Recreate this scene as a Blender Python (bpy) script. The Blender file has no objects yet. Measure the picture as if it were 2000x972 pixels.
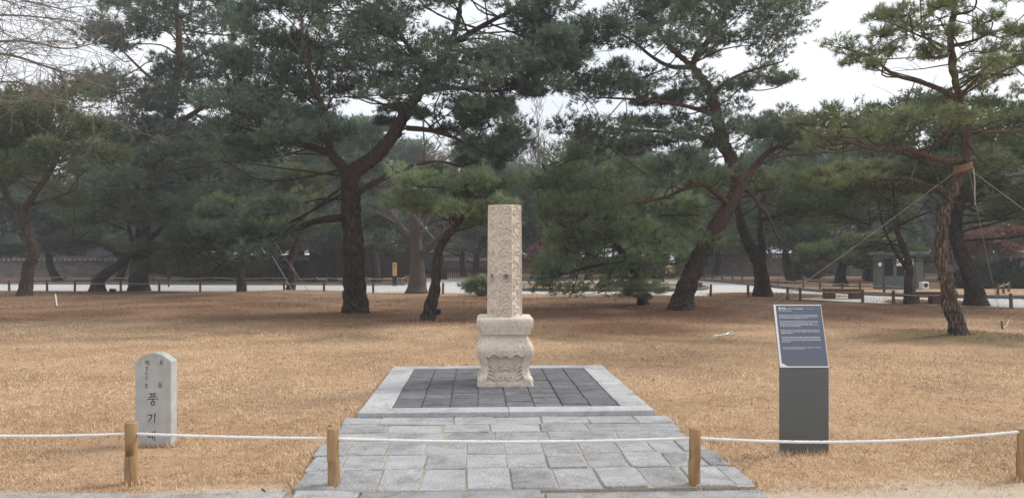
import bpy, math, random
import numpy as np
from mathutils import Vector, noise as mnoise

R = math.radians
rnd = random.Random(7)
rng = np.random.default_rng(7)
scene = bpy.context.scene
COL = scene.collection

# ------------------------------------------------------------------ camera
F, HX, HY, CAMZ = 1480.0, 1000.0, 505.0, 1.65     # focal length in photo pixels, horizon, eye height
cd = bpy.data.cameras.new('camera'); cam = bpy.data.objects.new('camera', cd); COL.objects.link(cam)
cd.sensor_width = 36; cd.lens = 36 * F / 2000; cd.shift_y = 19 / 2000
cam.location = (0, 0, CAMZ); cam.rotation_euler = (R(90), 0, 0)
cd.clip_start = 0.05; cd.clip_end = 3000
scene.camera = cam

# ------------------------------------------------------------------ sky, sun, exposure
SUN_AZ, SUN_EL = 70.0, 40.0                        # degrees from +Y towards +X
world = bpy.data.worlds.new('World'); scene.world = world; world.use_nodes = True
wn = world.node_tree; wn.nodes.clear()
wo = wn.nodes.new('ShaderNodeOutputWorld'); bg = wn.nodes.new('ShaderNodeBackground')
sky = wn.nodes.new('ShaderNodeTexSky'); sky.sky_type = 'NISHITA'; sky.sun_disc = False
sky.sun_elevation = R(SUN_EL); sky.sun_rotation = R(SUN_AZ); sky.dust_density = 4
wmix = wn.nodes.new('ShaderNodeMix'); wmix.data_type = 'RGBA'
wtc = wn.nodes.new('ShaderNodeTexCoord'); wno = wn.nodes.new('ShaderNodeTexNoise')
wno.inputs['Scale'].default_value = 2.2; wno.inputs['Detail'].default_value = 5
wcr = wn.nodes.new('ShaderNodeValToRGB')
wcr.color_ramp.elements[0].position = .35; wcr.color_ramp.elements[0].color = (7.8, 8.3, 9.0, 1)
wcr.color_ramp.elements[1].position = .65; wcr.color_ramp.elements[1].color = (10.2, 10.2, 10.4, 1)
wmix.inputs[0].default_value = .82
wn.links.new(wtc.outputs['Generated'], wno.inputs['Vector'])
wn.links.new(wno.outputs['Fac'], wcr.inputs['Fac'])
wn.links.new(sky.outputs[0], wmix.inputs[6]); wn.links.new(wcr.outputs[0], wmix.inputs[7])
wn.links.new(wmix.outputs[2], bg.inputs['Color']); bg.inputs['Strength'].default_value = 0.1
wn.links.new(bg.outputs[0], wo.inputs['Surface'])

sd = bpy.data.lights.new('sun', 'SUN'); sun = bpy.data.objects.new('sun', sd); COL.objects.link(sun)
sd.energy = 2.2; sd.angle = R(15); sd.color = (1, .96, .9)
sdir = Vector((math.sin(R(SUN_AZ)) * math.cos(R(SUN_EL)), math.cos(R(SUN_AZ)) * math.cos(R(SUN_EL)), math.sin(R(SUN_EL))))
sun.rotation_euler = (-sdir).to_track_quat('-Z', 'Y').to_euler()
sun.location = (20, 10, 40)

scene.view_settings.view_transform = 'Standard'; scene.view_settings.look = 'None'
scene.view_settings.gamma = 1; scene.view_settings.exposure = 0.5
scene.cycles.max_bounces = 5; scene.cycles.diffuse_bounces = 3; scene.cycles.transmission_bounces = 3
scene.cycles.glossy_bounces = 2; scene.cycles.volume_bounces = 0

# ------------------------------------------------------------------ helpers
def P(px, py, Y):
    """point of the place at depth Y that the photograph shows at this pixel"""
    return Vector(((px - HX) / F * Y, Y, CAMZ - (py - HY) / F * Y))
def G(px, py, z=0.0):
    Y = (CAMZ - z) * F / (py - HY)
    return Vector(((px - HX) / F * Y, Y, z))

def tag(o, label=None, cat=None, group=None, kind=None):
    if label: o['label'] = label
    if cat: o['category'] = cat
    if group: o['group'] = group
    if kind: o['kind'] = kind
    return o
def empty(name, loc, rz=0, label=None, cat=None, group=None):
    o = bpy.data.objects.new(name, None); COL.objects.link(o); o.empty_display_size = .3
    o.location = loc; o.rotation_euler = (0, 0, rz)
    return tag(o, label, cat, group)
def link(name, me, mat=None, parent=None, loc=(0, 0, 0), rz=0, smooth=False):
    if mat and not me.materials: me.materials.append(mat)
    o = bpy.data.objects.new(name, me); COL.objects.link(o)
    o.parent = parent; o.location = loc; o.rotation_euler = (0, 0, rz)
    if smooth: me.polygons.foreach_set('use_smooth', [True] * len(me.polygons))
    return o

class MB:
    """collects shapes into one mesh"""
    def __init__(s): s.v = []; s.f = []; s.uv = []
    def quadbox(s, bot, top):
        n = len(s.v); k = len(bot)
        s.v += [tuple(p) for p in bot] + [tuple(p) for p in top]
        s.f.append(tuple(n + i for i in range(k - 1, -1, -1))); s.f.append(tuple(n + k + i for i in range(k)))
        for i in range(k):
            j = (i + 1) % k; s.f.append((n + i, n + j, n + k + j, n + k + i))
        return s
    def box(s, x0, x1, y0, y1, z0, z1, b=0.0):
        if b <= 0:
            c = [(x0, y0), (x1, y0), (x1, y1), (x0, y1)]
            return s.quadbox([(x, y, z0) for x, y in c], [(x, y, z1) for x, y in c])
        n = len(s.v)
        def ring(i, z): return [(x0 + i, y0 + i, z), (x1 - i, y0 + i, z), (x1 - i, y1 - i, z), (x0 + i, y1 - i, z)]
        rings = [ring(b, z0), ring(0, z0 + b), ring(0, z1 - b), ring(b, z1)]
        for r_ in rings: s.v += r_
        s.f.append((n + 3, n + 2, n + 1, n)); s.f.append((n + 12, n + 13, n + 14, n + 15))
        for k in range(3):
            for i in range(4):
                j = (i + 1) % 4; s.f.append((n + 4 * k + i, n + 4 * k + j, n + 4 * k + 4 + j, n + 4 * k + 4 + i))
        return s
    def tube(s, pts, rad, sides=8, cap=True, disp=None):
        pts = [Vector(p) for p in pts]; N = len(pts); n0 = len(s.v)
        t = (pts[1] - pts[0]).normalized()
        ref = Vector((0, 1, 0)) if abs(t.y) < .9 else Vector((1, 0, 0))
        a = (ref - t * ref.dot(t)).normalized(); L = 0.0
        for i in range(N):
            tt = (pts[min(i + 1, N - 1)] - pts[max(i - 1, 0)])
            tt = tt.normalized() if tt.length > 1e-9 else t
            a = (a - tt * a.dot(tt)); a = a.normalized() if a.length > 1e-6 else tt.orthogonal().normalized()
            b = tt.cross(a)
            r = rad[i] if hasattr(rad, '__len__') else rad
            if i: L += (pts[i] - pts[i - 1]).length
            for k in range(sides):
                th = 2 * math.pi * k / sides
                d = a * math.cos(th) + b * math.sin(th)
                p = pts[i] + d * r
                if disp: p = p + d * disp(p, r, L, th)
                s.v.append(tuple(p))
        for i in range(N - 1):
            for k in range(sides):
                j = (k + 1) % sides
                s.f.append((n0 + i * sides + k, n0 + i * sides + j, n0 + (i + 1) * sides + j, n0 + (i + 1) * sides + k))
        if cap:
            s.f.append(tuple(n0 + k for k in range(sides - 1, -1, -1)))
            s.f.append(tuple(n0 + (N - 1) * sides + k for k in range(sides)))
        return s
    def build(s, name, mat, parent=None, loc=(0, 0, 0), rz=0, smooth=False):
        me = bpy.data.meshes.new(name); me.from_pydata(s.v, [], s.f); me.update()
        return link(name, me, mat, parent, loc, rz, smooth)

def spline(pts, n):
    """Catmull-Rom through points that may carry extra values"""
    pts = np.array(pts, float); m = len(pts)
    if m == 2:
        t = np.linspace(0, 1, n)[:, None]; return pts[0] * (1 - t) + pts[1] * t
    q = np.vstack([2 * pts[0] - pts[1], pts, 2 * pts[-1] - pts[-2]])
    out = []
    for u in np.linspace(0, m - 1, n):
        i = min(int(u), m - 2); t = u - i; p0, p1, p2, p3 = q[i:i + 4]
        out.append(.5 * (2 * p1 + (p2 - p0) * t + (2 * p0 - 5 * p1 + 4 * p2 - p3) * t * t + (3 * p1 - p0 - 3 * p2 + p3) * t ** 3))
    return np.array(out)

# ------------------------------------------------------------------ materials
def material(name):
    m = bpy.data.materials.new(name); m.use_nodes = True
    nt = m.node_tree; b = nt.nodes['Principled BSDF']
    return m, nt, b
def node(nt, t, **kw):
    n = nt.nodes.new(t)
    for k, v in kw.items():
        if k in n.inputs.keys(): n.inputs[k].default_value = v
        else: setattr(n, k, v)
    return n
def ramp(nt, fac, stops):
    r = nt.nodes.new('ShaderNodeValToRGB'); e = r.color_ramp.elements
    while len(e) < len(stops): e.new(.5)
    for i, (p, c) in enumerate(stops): e[i].position = p; e[i].color = tuple(c) + (1,) if len(c) == 3 else c
    nt.links.new(fac, r.inputs['Fac']); return r.outputs['Color']
def mixc(nt, fac, a, b, mode='MIX'):
    m = nt.nodes.new('ShaderNodeMix'); m.data_type = 'RGBA'; m.blend_type = mode
    for v, i in ((fac, 0), (a, 6), (b, 7)):
        if hasattr(v, 'is_linked') or hasattr(v, 'links'): nt.links.new(v, m.inputs[i])
        elif i == 0: m.inputs[0].default_value = v
        else: m.inputs[i].default_value = tuple(v) + (1,) if len(v) == 3 else v
    return m.outputs[2]
def bump(nt, b, h, strength=.5, dist=.01):
    n = node(nt, 'ShaderNodeBump', Strength=strength, Distance=dist)
    nt.links.new(h, n.inputs['Height']); nt.links.new(n.outputs[0], b.inputs['Normal'])
def coords(nt, kind='Object'):
    return nt.nodes.new('ShaderNodeTexCoord').outputs[kind]
def shifted(nt, vec):
    oi = nt.nodes.new('ShaderNodeObjectInfo'); sc = node(nt, 'ShaderNodeVectorMath', operation='SCALE'); sc.inputs[0].default_value = (37, 61, 23); nt.links.new(oi.outputs['Random'], sc.inputs['Scale'])
    ad = node(nt, 'ShaderNodeVectorMath', operation='ADD'); nt.links.new(vec, ad.inputs[0]); nt.links.new(sc.outputs[0], ad.inputs[1]); return ad.outputs[0]
def noise(nt, vec, scale, detail=4, rough=.6, dist=0):
    n = node(nt, 'ShaderNodeTexNoise', Scale=scale, Detail=detail, Roughness=rough, Distortion=dist)
    nt.links.new(vec, n.inputs['Vector']); return n.outputs['Fac']

def mottled(name, c1, c2, scale=6, rough=.8, bs=.3, bd=.01, fine=None, obj_var=0.0, spec=.3):
    m, nt, b = material(name); co = coords(nt)
    if obj_var: co = shifted(nt, co)
    n1 = noise(nt, co, scale, 5)
    col = ramp(nt, n1, [(.3, c1), (.7, c2)])
    h = n1
    if fine:
        n2 = noise(nt, co, fine, 3, .7)
        sp = ramp(nt, n2, [(.32, (.45,) * 3), (.5, (1,) * 3), (.68, (1.4,) * 3)])
        col = mixc(nt, 1, col, sp, 'MULTIPLY'); h = n2
    if obj_var:
        oi = nt.nodes.new('ShaderNodeObjectInfo')
        vr = ramp(nt, oi.outputs['Random'], [(0, (1 - obj_var,) * 3), (1, (1 + obj_var,) * 3)])
        col = mixc(nt, 1, col, vr, 'MULTIPLY')
        st = noise(nt, co, 2.3, 6, .7, .8)
        col = mixc(nt, 1, col, ramp(nt, st, [(.30, (.62, .59, .55)), (.48, (1, 1, 1)), (.7, (1.08, 1.08, 1.07))]), 'MULTIPLY')
    nt.links.new(col, b.inputs['Base Color']); b.inputs['Roughness'].default_value = rough
    b.inputs['Specular IOR Level'].default_value = spec
    if bs: bump(nt, b, h, bs, bd)
    return m
def plain(name, c, rough=.7, metal=0, spec=.3):
    return mottled(name, tuple(x * .9 for x in c), tuple(min(1, x * 1.08) for x in c), 9, rough, 0, spec=spec) if not metal else _metal(name, c, rough)
def _metal(name, c, rough):
    m, nt, b = material(name); b.inputs['Base Color'].default_value = (*c, 1)
    b.inputs['Metallic'].default_value = 1; b.inputs['Roughness'].default_value = rough; return m

M = {}
M['granite'] = mottled('granite_pavers', (.265, .265, .268), (.37, .37, .373), 5, .85, .9, .008, 95, .14)
M['kerbgran'] = mottled('granite_border', (.33, .33, .332), (.45, .45, .452), 4, .8, .4, .004, 120, .06)
M['slate'] = mottled('slate_tiles', (.108, .110, .118), (.165, .168, .178), 7, .6, .35, .004, 60, .13)
M['sand'] = mottled('joint_sand', (.33, .285, .235), (.46, .41, .35), 14, .95, .8, .01, 160)
M['wood'] = None
def wood_material():
    m, nt, b = material('post_wood'); co = shifted(nt, coords(nt))
    mp = node(nt, 'ShaderNodeMapping'); mp.inputs['Scale'].default_value = (26, 26, 2.2); nt.links.new(co, mp.inputs['Vector'])
    n1 = noise(nt, mp.outputs[0], 1.4, 6, .65, .6)
    col = ramp(nt, n1, [(.25, (.17, .10, .045)), (.5, (.31, .19, .090)), (.75, (.40, .265, .14))])
    mp2 = node(nt, 'ShaderNodeMapping'); mp2.inputs['Scale'].default_value = (3, 3, 1); nt.links.new(co, mp2.inputs['Vector'])
    n2 = noise(nt, mp2.outputs[0], 4, 4)
    col = mixc(nt, 1, col, ramp(nt, n2, [(.35, (.78, .74, .7)), (.6, (1.05, 1.05, 1.05))]), 'MULTIPLY')
    nt.links.new(col, b.inputs['Base Color']); b.inputs['Roughness'].default_value = .7; bump(nt, b, n1, .35, .004); return m
M['wood'] = wood_material()
M['oldwood'] = mottled('weathered_wood', (.10, .06, .035), (.17, .105, .065), 20, .85, .3, .004)
M['rope'] = plain('white_rope', (.74, .74, .72), .85)
M['dullrope'] = plain('grey_rope', (.40, .38, .34), .9)
M['wire'] = plain('guy_wire', (.27, .255, .22), .6)
M['steel'] = _metal('galvanised_steel', (.75, .75, .76), .35)
M['panelbody'] = mottled('sign_body_paint', (.080, .090, .093), (.096, .106, .110), 3, .42, .05, .002, 0, spec=.5)
M['panelface'] = mottled('sign_face_print', (.098, .113, .155), (.106, .122, .166), 2, .38, 0, spec=.5)
M['white'] = plain('white_paint', (.80, .80, .80), .5)
M['fadedink'] = plain('faded_inscription', (.10, .10, .10), .8)
M['ink'] = plain('black_inscription', (.035, .035, .034), .7)
M['booth'] = mottled('booth_paint', (.075, .09, .085), (.095, .11, .105), 2, .5, .05)
M['boothdark'] = plain('booth_trim', (.05, .055, .055), .6)
M['glass'] = plain('dark_glass', (.010, .011, .012), .25, spec=.12)
M['redwood'] = mottled('red_brown_boards', (.055, .020, .014), (.095, .036, .025), 6, .7, .2)
M['benchwood'] = mottled('bench_boards', (.10, .045, .030), (.16, .075, .05), 8, .7, .2)
M['amber'] = plain('amber_panel', (.55, .32, .12), .5)
M['black'] = plain('black_panel', (.012, .012, .014), .5)
M['tileroof'] = mottled('roof_tile_clay', (.075, .075, .08), (.12, .12, .125), 3, .85, .3, .01, 25)
M['plaster'] = mottled('pale_plaster', (.60, .58, .55), (.70, .68, .65), 3, .85, .1)
M['concrete'] = mottled('pale_concrete', (.46, .455, .45), (.56, .555, .55), 2, .85, .1)
M['bluegrey'] = mottled('blue_grey_cladding', (.045, .055, .08), (.06, .07, .10), 1, .6, 0)
M['road'] = mottled('road_paving', (.44, .425, .405), (.53, .51, .485), .7, .95, .25, .01, 30)
M['kerbdark'] = mottled('dark_kerb', (.10, .098, .095), (.16, .155, .15), 2, .9, .2)
M['redleaf'] = None

def masonry(name, c1, c2, mortar, w, h, rough=.9):
    m, nt, b = material(name); co = coords(nt)
    mp = node(nt, 'ShaderNodeMapping'); mp.inputs['Rotation'].default_value = (R(90), 0, 0); nt.links.new(co, mp.inputs['Vector'])
    wn_ = nt.nodes.new('ShaderNodeTexNoise'); wn_.inputs['Scale'].default_value = 3.5; nt.links.new(mp.outputs[0], wn_.inputs['Vector'])
    br = node(nt, 'ShaderNodeTexBrick'); nt.links.new(mixc(nt, .14, mp.outputs[0], wn_.outputs['Color'], 'ADD'), br.inputs['Vector'])
    br.inputs['Scale'].default_value = 1; br.inputs['Brick Width'].default_value = w; br.inputs['Row Height'].default_value = h
    br.inputs['Mortar Size'].default_value = .035; br.inputs['Color1'].default_value = (*c1, 1); br.inputs['Color2'].default_value = (*c2, 1)
    br.inputs['Mortar'].default_value = (*mortar, 1)
    n1 = noise(nt, co, 1.5, 4)
    col = mixc(nt, 1, br.outputs['Color'], ramp(nt, n1, [(.3, (.75,) * 3), (.7, (1.15,) * 3)]), 'MULTIPLY')
    nt.links.new(col, b.inputs['Base Color']); b.inputs['Roughness'].default_value = rough
    bump(nt, b, br.outputs['Fac'], .6, .03); return m
M['stonewall'] = masonry('stone_block_wall', (.14, .125, .11), (.26, .235, .205), (.15, .135, .12), .43, .21)
M['brickwall'] = masonry('brick_wall', (.20, .15, .13), (.25, .19, .165), (.17, .14, .125), .5, .14)

def lichen_marker():
    m, nt, b = material('marker_granite'); co = coords(nt)
    n1 = noise(nt, co, 7, 5); n2 = noise(nt, co, 180, 2, .7)
    col = ramp(nt, n1, [(.3, (.34, .345, .34)), (.7, (.46, .465, .455))])
    col = mixc(nt, 1, col, ramp(nt, n2, [(.3, (.72,) * 3), (.7, (1.2,) * 3)]), 'MULTIPLY')
    # lichen streaks that start at the top edge
    sx = node(nt, 'ShaderNodeSeparateXYZ'); nt.links.new(co, sx.inputs[0])
    mp = node(nt, 'ShaderNodeMapping'); mp.inputs['Scale'].default_value = (1, 1, .25); nt.links.new(co, mp.inputs['Vector'])
    n3 = noise(nt, mp.outputs[0], 16, 4)
    ad = node(nt, 'ShaderNodeMath', operation='MULTIPLY_ADD'); nt.links.new(n3, ad.inputs[0]); ad.inputs[1].default_value = .62; nt.links.new(sx.outputs['Z'], ad.inputs[2])
    r = node(nt, 'ShaderNodeMapRange'); r.inputs['From Min'].default_value = 1.03; r.inputs['From Max'].default_value = 1.32; nt.links.new(ad.outputs[0], r.inputs['Value'])
    col = mixc(nt, r.outputs[0], col, (.20, .21, .10))
    nt.links.new(col, b.inputs['Base Color']); b.inputs['Roughness'].default_value = .75; bump(nt, b, n2, .25, .002); return m
M['marker'] = lichen_marker()

def carved_stone():
    m, nt, b = material('carved_stone'); co = coords(nt)
    n1 = noise(nt, co, 3.2, 6, .65); n2 = noise(nt, co, 120, 3, .75); n3 = noise(nt, co, 22, 5, .7)
    col = ramp(nt, n1, [(.25, (.50, .43, .355)), (.5, (.62, .54, .455)), (.75, (.69, .61, .525))])
    col = mixc(nt, 1, col, ramp(nt, n2, [(.3, (.78,) * 3), (.5, (1,) * 3), (.7, (1.12,) * 3)]), 'MULTIPLY')
    col = mixc(nt, 1, col, ramp(nt, n3, [(.32, (.72, .70, .67)), (.5, (1,) * 3)]), 'MULTIPLY')
    at = nt.nodes.new('ShaderNodeAttribute'); at.attribute_name = 'stain'
    col = mixc(nt, at.outputs['Fac'], col, (.055, .045, .035))
    nt.links.new(col, b.inputs['Base Color']); b.inputs['Roughness'].default_value = .9; b.inputs['Specular IOR Level'].default_value = .2
    bump(nt, b, n2, .5, .004); return m
M['carved'] = carved_stone()

def bark(name, low, lowcrack, high, zlo, zhi, scale=1.0):
    m, nt, b = material(name); co = coords(nt)
    def plates(sx_, sz_, warp, seed):
        mp = node(nt, 'ShaderNodeMapping'); mp.inputs['Scale'].default_value = (sx_ * scale, sx_ * scale, sz_ * scale); mp.inputs['Location'].default_value = (seed, seed * .7, seed * 1.3); nt.links.new(co, mp.inputs['Vector'])
        n0 = nt.nodes.new('ShaderNodeTexNoise'); n0.inputs['Scale'].default_value = 1.6; n0.inputs['Detail'].default_value = 5; n0.inputs['Roughness'].default_value = .7; nt.links.new(mp.outputs[0], n0.inputs['Vector'])
        wv = mixc(nt, warp, mp.outputs[0], n0.outputs['Color'], 'ADD')
        vo = node(nt, 'ShaderNodeTexVoronoi', feature='DISTANCE_TO_EDGE', Scale=1.0); nt.links.new(wv, vo.inputs['Vector']); return vo.outputs['Distance']
    big, small = plates(15, 2.6, 1.3, 0), plates(34, 9, 1.5, 3)
    n1 = noise(nt, co, 14 * scale, 7, .75); n3 = noise(nt, co, 2.4, 4, .6)
    pl = ramp(nt, n1, [(.28, tuple(x * .45 for x in low)), (.5, low), (.72, tuple(x * 1.9 for x in low))])
    pl = mixc(nt, ramp(nt, small, [(.0, (0,) * 3), (.16, (1,) * 3)]), mixc(nt, .55, pl, lowcrack), pl)
    lowc = mixc(nt, ramp(nt, big, [(.0, (0,) * 3), (.10, (.35,) * 3), (.34, (1,) * 3)]), lowcrack, pl)
    lowc = mixc(nt, 1, lowc, ramp(nt, n3, [(.3, (.7, .72, .7)), (.7, (1.25, 1.2, 1.15))]), 'MULTIPLY')
    hi = ramp(nt, n1, [(.28, tuple(x * .5 for x in high)), (.72, tuple(x * 1.4 for x in high))])
    sx = node(nt, 'ShaderNodeSeparateXYZ'); nt.links.new(co, sx.inputs[0])
    n2 = noise(nt, co, 1.1, 3)
    ad = node(nt, 'ShaderNodeMath', operation='MULTIPLY_ADD'); nt.links.new(n2, ad.inputs[0]); ad.inputs[1].default_value = 1.6; nt.links.new(sx.outputs['Z'], ad.inputs[2])
    mr = node(nt, 'ShaderNodeMapRange'); mr.inputs['From Min'].default_value = zlo + .8; mr.inputs['From Max'].default_value = zhi + .8; nt.links.new(ad.outputs[0], mr.inputs['Value'])
    col = mixc(nt, mr.outputs[0], lowc, hi)
    nt.links.new(col, b.inputs['Base Color']); b.inputs['Roughness'].default_value = .95; b.inputs['Specular IOR Level'].default_value = .1
    hh = node(nt, 'ShaderNodeMath', operation='MULTIPLY_ADD'); nt.links.new(n1, hh.inputs[0]); hh.inputs[1].default_value = .35; nt.links.new(big, hh.inputs[2])
    bump(nt, b, hh.outputs[0], .9, .06); return m
M['barkA'] = bark('pine_bark_red_above', (.105, .085, .07), (.022, .017, .014), (.100, .064, .050), 3.2, 5.0)
M['barkD'] = bark('pine_bark_leaning', (.12, .09, .075), (.024, .018, .015), (.108, .068, .054), 1.8, 3.4)
M['barkE'] = bark('pine_bark_plated', (.25, .20, .17), (.032, .024, .020), (.125, .084, .066), 2.6, 4.2, 1.3)
M['barkfar'] = bark('pine_bark_far', (.09, .072, .06), (.025, .02, .016), (.12, .075, .055), 3.0, 6.0)
M['barkpale'] = bark('pale_brown_bark', (.125, .095, .078), (.04, .03, .025), (.14, .10, .08), 3.0, 6.0)
M['barkgrey'] = mottled('grey_bark', (.060, .047, .039), (.105, .084, .071), 9, .95, .4, .02)

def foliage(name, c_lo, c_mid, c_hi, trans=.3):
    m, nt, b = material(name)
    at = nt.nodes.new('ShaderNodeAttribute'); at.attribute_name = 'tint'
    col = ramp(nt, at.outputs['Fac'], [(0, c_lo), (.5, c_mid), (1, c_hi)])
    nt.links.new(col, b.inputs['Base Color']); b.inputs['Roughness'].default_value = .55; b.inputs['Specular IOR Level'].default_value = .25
    tr = nt.nodes.new('ShaderNodeBsdfTranslucent'); nt.links.new(col, tr.inputs['Color'])
    mx = nt.nodes.new('ShaderNodeMixShader'); mx.inputs[0].default_value = trans
    nt.links.new(b.outputs[0], mx.inputs[1]); nt.links.new(tr.outputs[0], mx.inputs[2])
    nt.links.new(mx.outputs[0], nt.nodes['Material Output'].inputs['Surface']); return m
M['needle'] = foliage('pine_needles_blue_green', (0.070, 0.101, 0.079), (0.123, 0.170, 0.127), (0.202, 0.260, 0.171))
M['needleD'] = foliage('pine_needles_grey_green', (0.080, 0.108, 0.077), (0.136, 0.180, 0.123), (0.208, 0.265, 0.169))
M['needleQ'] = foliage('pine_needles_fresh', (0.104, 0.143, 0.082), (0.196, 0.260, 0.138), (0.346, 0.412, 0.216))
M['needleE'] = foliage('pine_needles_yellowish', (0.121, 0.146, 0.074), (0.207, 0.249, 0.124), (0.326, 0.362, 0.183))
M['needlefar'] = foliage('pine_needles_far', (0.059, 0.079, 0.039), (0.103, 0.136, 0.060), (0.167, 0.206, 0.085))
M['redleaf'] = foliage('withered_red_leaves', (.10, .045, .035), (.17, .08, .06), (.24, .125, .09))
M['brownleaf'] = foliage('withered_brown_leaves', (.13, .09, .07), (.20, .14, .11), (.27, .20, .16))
M['hedge'] = foliage('hedge_leaves', (.022, .032, .018), (.038, .055, .028), (.06, .08, .04))
M['straw'] = mottled('straw_wrap', (.19, .11, .055), (.27, .16, .085), 25, .95, .6, .01)
M['twig'] = mottled('bare_twigs', (.115, .09, .078), (.17, .135, .115), 3, .95, 0)
M['twigpale'] = mottled('pale_bare_twigs', (.15, .125, .11), (.215, .18, .16), 3, .95, 0)

def grass_blade_material():
    m, nt, b = material('dry_grass_blades')
    at = nt.nodes.new('ShaderNodeAttribute'); at.attribute_name = 'tint'
    col = ramp(nt, at.outputs['Fac'], [(0, (.25, .152, .088)), (.28, (.48, .318, .185)), (.6, (.68, .488, .298)), (.88, (.80, .645, .45)), (1, (.38, .16, .092))])
    at2 = nt.nodes.new('ShaderNodeAttribute'); at2.attribute_name = 'litter'
    col = mixc(nt, at2.outputs['Fac'], col, mixc(nt, 1, col, (.40, .31, .27), 'MULTIPLY'))
    at3 = nt.nodes.new('ShaderNodeAttribute'); at3.attribute_name = 'moss'
    col = mixc(nt, at3.outputs['Fac'], col, (.20, .165, .082))
    nt.links.new(col, b.inputs['Base Color']); b.inputs['Roughness'].default_value = .8; b.inputs['Specular IOR Level'].default_value = .15
    return m
M['blade'] = grass_blade_material()

def ground_material():
    m, nt, b = material('dry_lawn'); co = coords(nt)
    n1 = noise(nt, co, .55, 5, .6); n2 = noise(nt, co, 9, 6, .75); n3 = noise(nt, co, 60, 4, .8)
    lawn = ramp(nt, n2, [(.25, (.31, .195, .118)), (.5, (.51, .345, .217)), (.75, (.63, .452, .30))])
    lawn = mixc(nt, 1, lawn, ramp(nt, n1, [(.32, (.70, .68, .66)), (.62, (1.08, 1.06, 1.04))]), 'MULTIPLY')
    lawn = mixc(nt, 1, lawn, ramp(nt, n3, [(.3, (.72,) * 3), (.55, (1,) * 3), (.75, (1.2,) * 3)]), 'MULTIPLY')
    lit = ramp(nt, n2, [(.25, (.115, .060, .036)), (.5, (.185, .102, .062)), (.75, (.27, .165, .102))])
    lit = mixc(nt, 1, lit, ramp(nt, n3, [(.3, (.6,) * 3), (.75, (1.25,) * 3)]), 'MULTIPLY')
    sand = ramp(nt, n2, [(.25, (.50, .40, .30)), (.7, (.66, .55, .43))])
    def mask(name, sharp):
        a = nt.nodes.new('ShaderNodeAttribute'); a.attribute_name = name
        ad = node(nt, 'ShaderNodeMath', operation='ADD'); nt.links.new(a.outputs['Fac'], ad.inputs[0])
        s = node(nt, 'ShaderNodeMath', operation='MULTIPLY_ADD'); nt.links.new(n2, s.inputs[0]); s.inputs[1].default_value = .9; s.inputs[2].default_value = -.45
        nt.links.new(s.outputs[0], ad.inputs[1])
        r = node(nt, 'ShaderNodeMapRange'); r.inputs['From Min'].default_value = .5 - sharp; r.inputs['From Max'].default_value = .5 + sharp
        nt.links.new(ad.outputs[0], r.inputs['Value']); return r.outputs[0]
    col = mixc(nt, mask('litter', .42), lawn, lit)
    moss = ramp(nt, n2, [(.3, (.12, .10, .05)), (.7, (.21, .165, .085))])
    col = mixc(nt, mask('moss', .35), col, moss)
    col = mixc(nt, mask('sand', .3), col, sand)
    nt.links.new(col, b.inputs['Base Color']); b.inputs['Roughness'].default_value = .95; b.inputs['Specular IOR Level'].default_value = .1
    ad = node(nt, 'ShaderNodeMath', operation='ADD'); nt.links.new(n3, ad.inputs[0]); nt.links.new(n2, ad.inputs[1])
    bump(nt, b, ad.outputs[0], .8, .03); return m
M['ground'] = ground_material()

# ------------------------------------------------------------------ local frame of the monument
TH = R(2.6)
OX, OY = -.045, 7.77                                # front centre of the platform
U = np.array([math.cos(TH), math.sin(TH)]); V = np.array([-math.sin(TH), math.cos(TH)])
def to_uv(x, y):
    d = np.array([x - OX, y - OY]); return float(d @ U), float(d @ V)
def loc2(u, v): p = np.array([OX, OY]) + U * u + V * v; return float(p[0]), float(p[1])

# ------------------------------------------------------------------ ground
TREES = [(-4.6, 22.2, 3.4), (-2.26, 20.3, 1.8), (5.5, 24.4, 3.6), (4.6, 27, 3.4), (9.3, 15.75, 1.3), (16.5, 27, 3.0), (11, 33.5, 4), (1.5, 23, 4), (2.5, 18, 2.2),
         (-20.9, 32.5, 3), (-13, 29, 3.5), (-9, 27, 3.5), (-13, 23, 2.5), (14.5, 28, 3), (-20, 38, 4), (8.5, 21.5, 2.6)]
MOUNDS = [(9.3, 15.6, 1.6, .12), (-20.9, 32.3, 2.0, .18), (-4.6, 22.2, 1.2, .09), (-12.5, 34, 2.2, .12), (5.5, 24.4, 1.3, .08), (11, 33.5, 2.0, .13), (-10.5, 36.5, 2, .12)]
def gz(x, y):
    z = np.zeros_like(x)
    win = np.clip((y - 11.6) / 4, 0, 1) * np.clip((37 - y) / 4, 0, 1)
    z += win * .035 * (np.sin(x * .7 + 1.3 * np.sin(y * .33)) * np.cos(y * .55 + .8 * np.sin(x * .4)))
    for (mx, my, mr, mh) in MOUNDS: z += mh * np.exp(-(((x - mx) ** 2 + (y - my) ** 2) / mr ** 2))
    return z
def smooth_noise(x, y, s, seed):
    return np.array([mnoise.noise(Vector((a * s + seed, b * s - seed, seed * .37))) for a, b in zip(x, y)])
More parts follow.
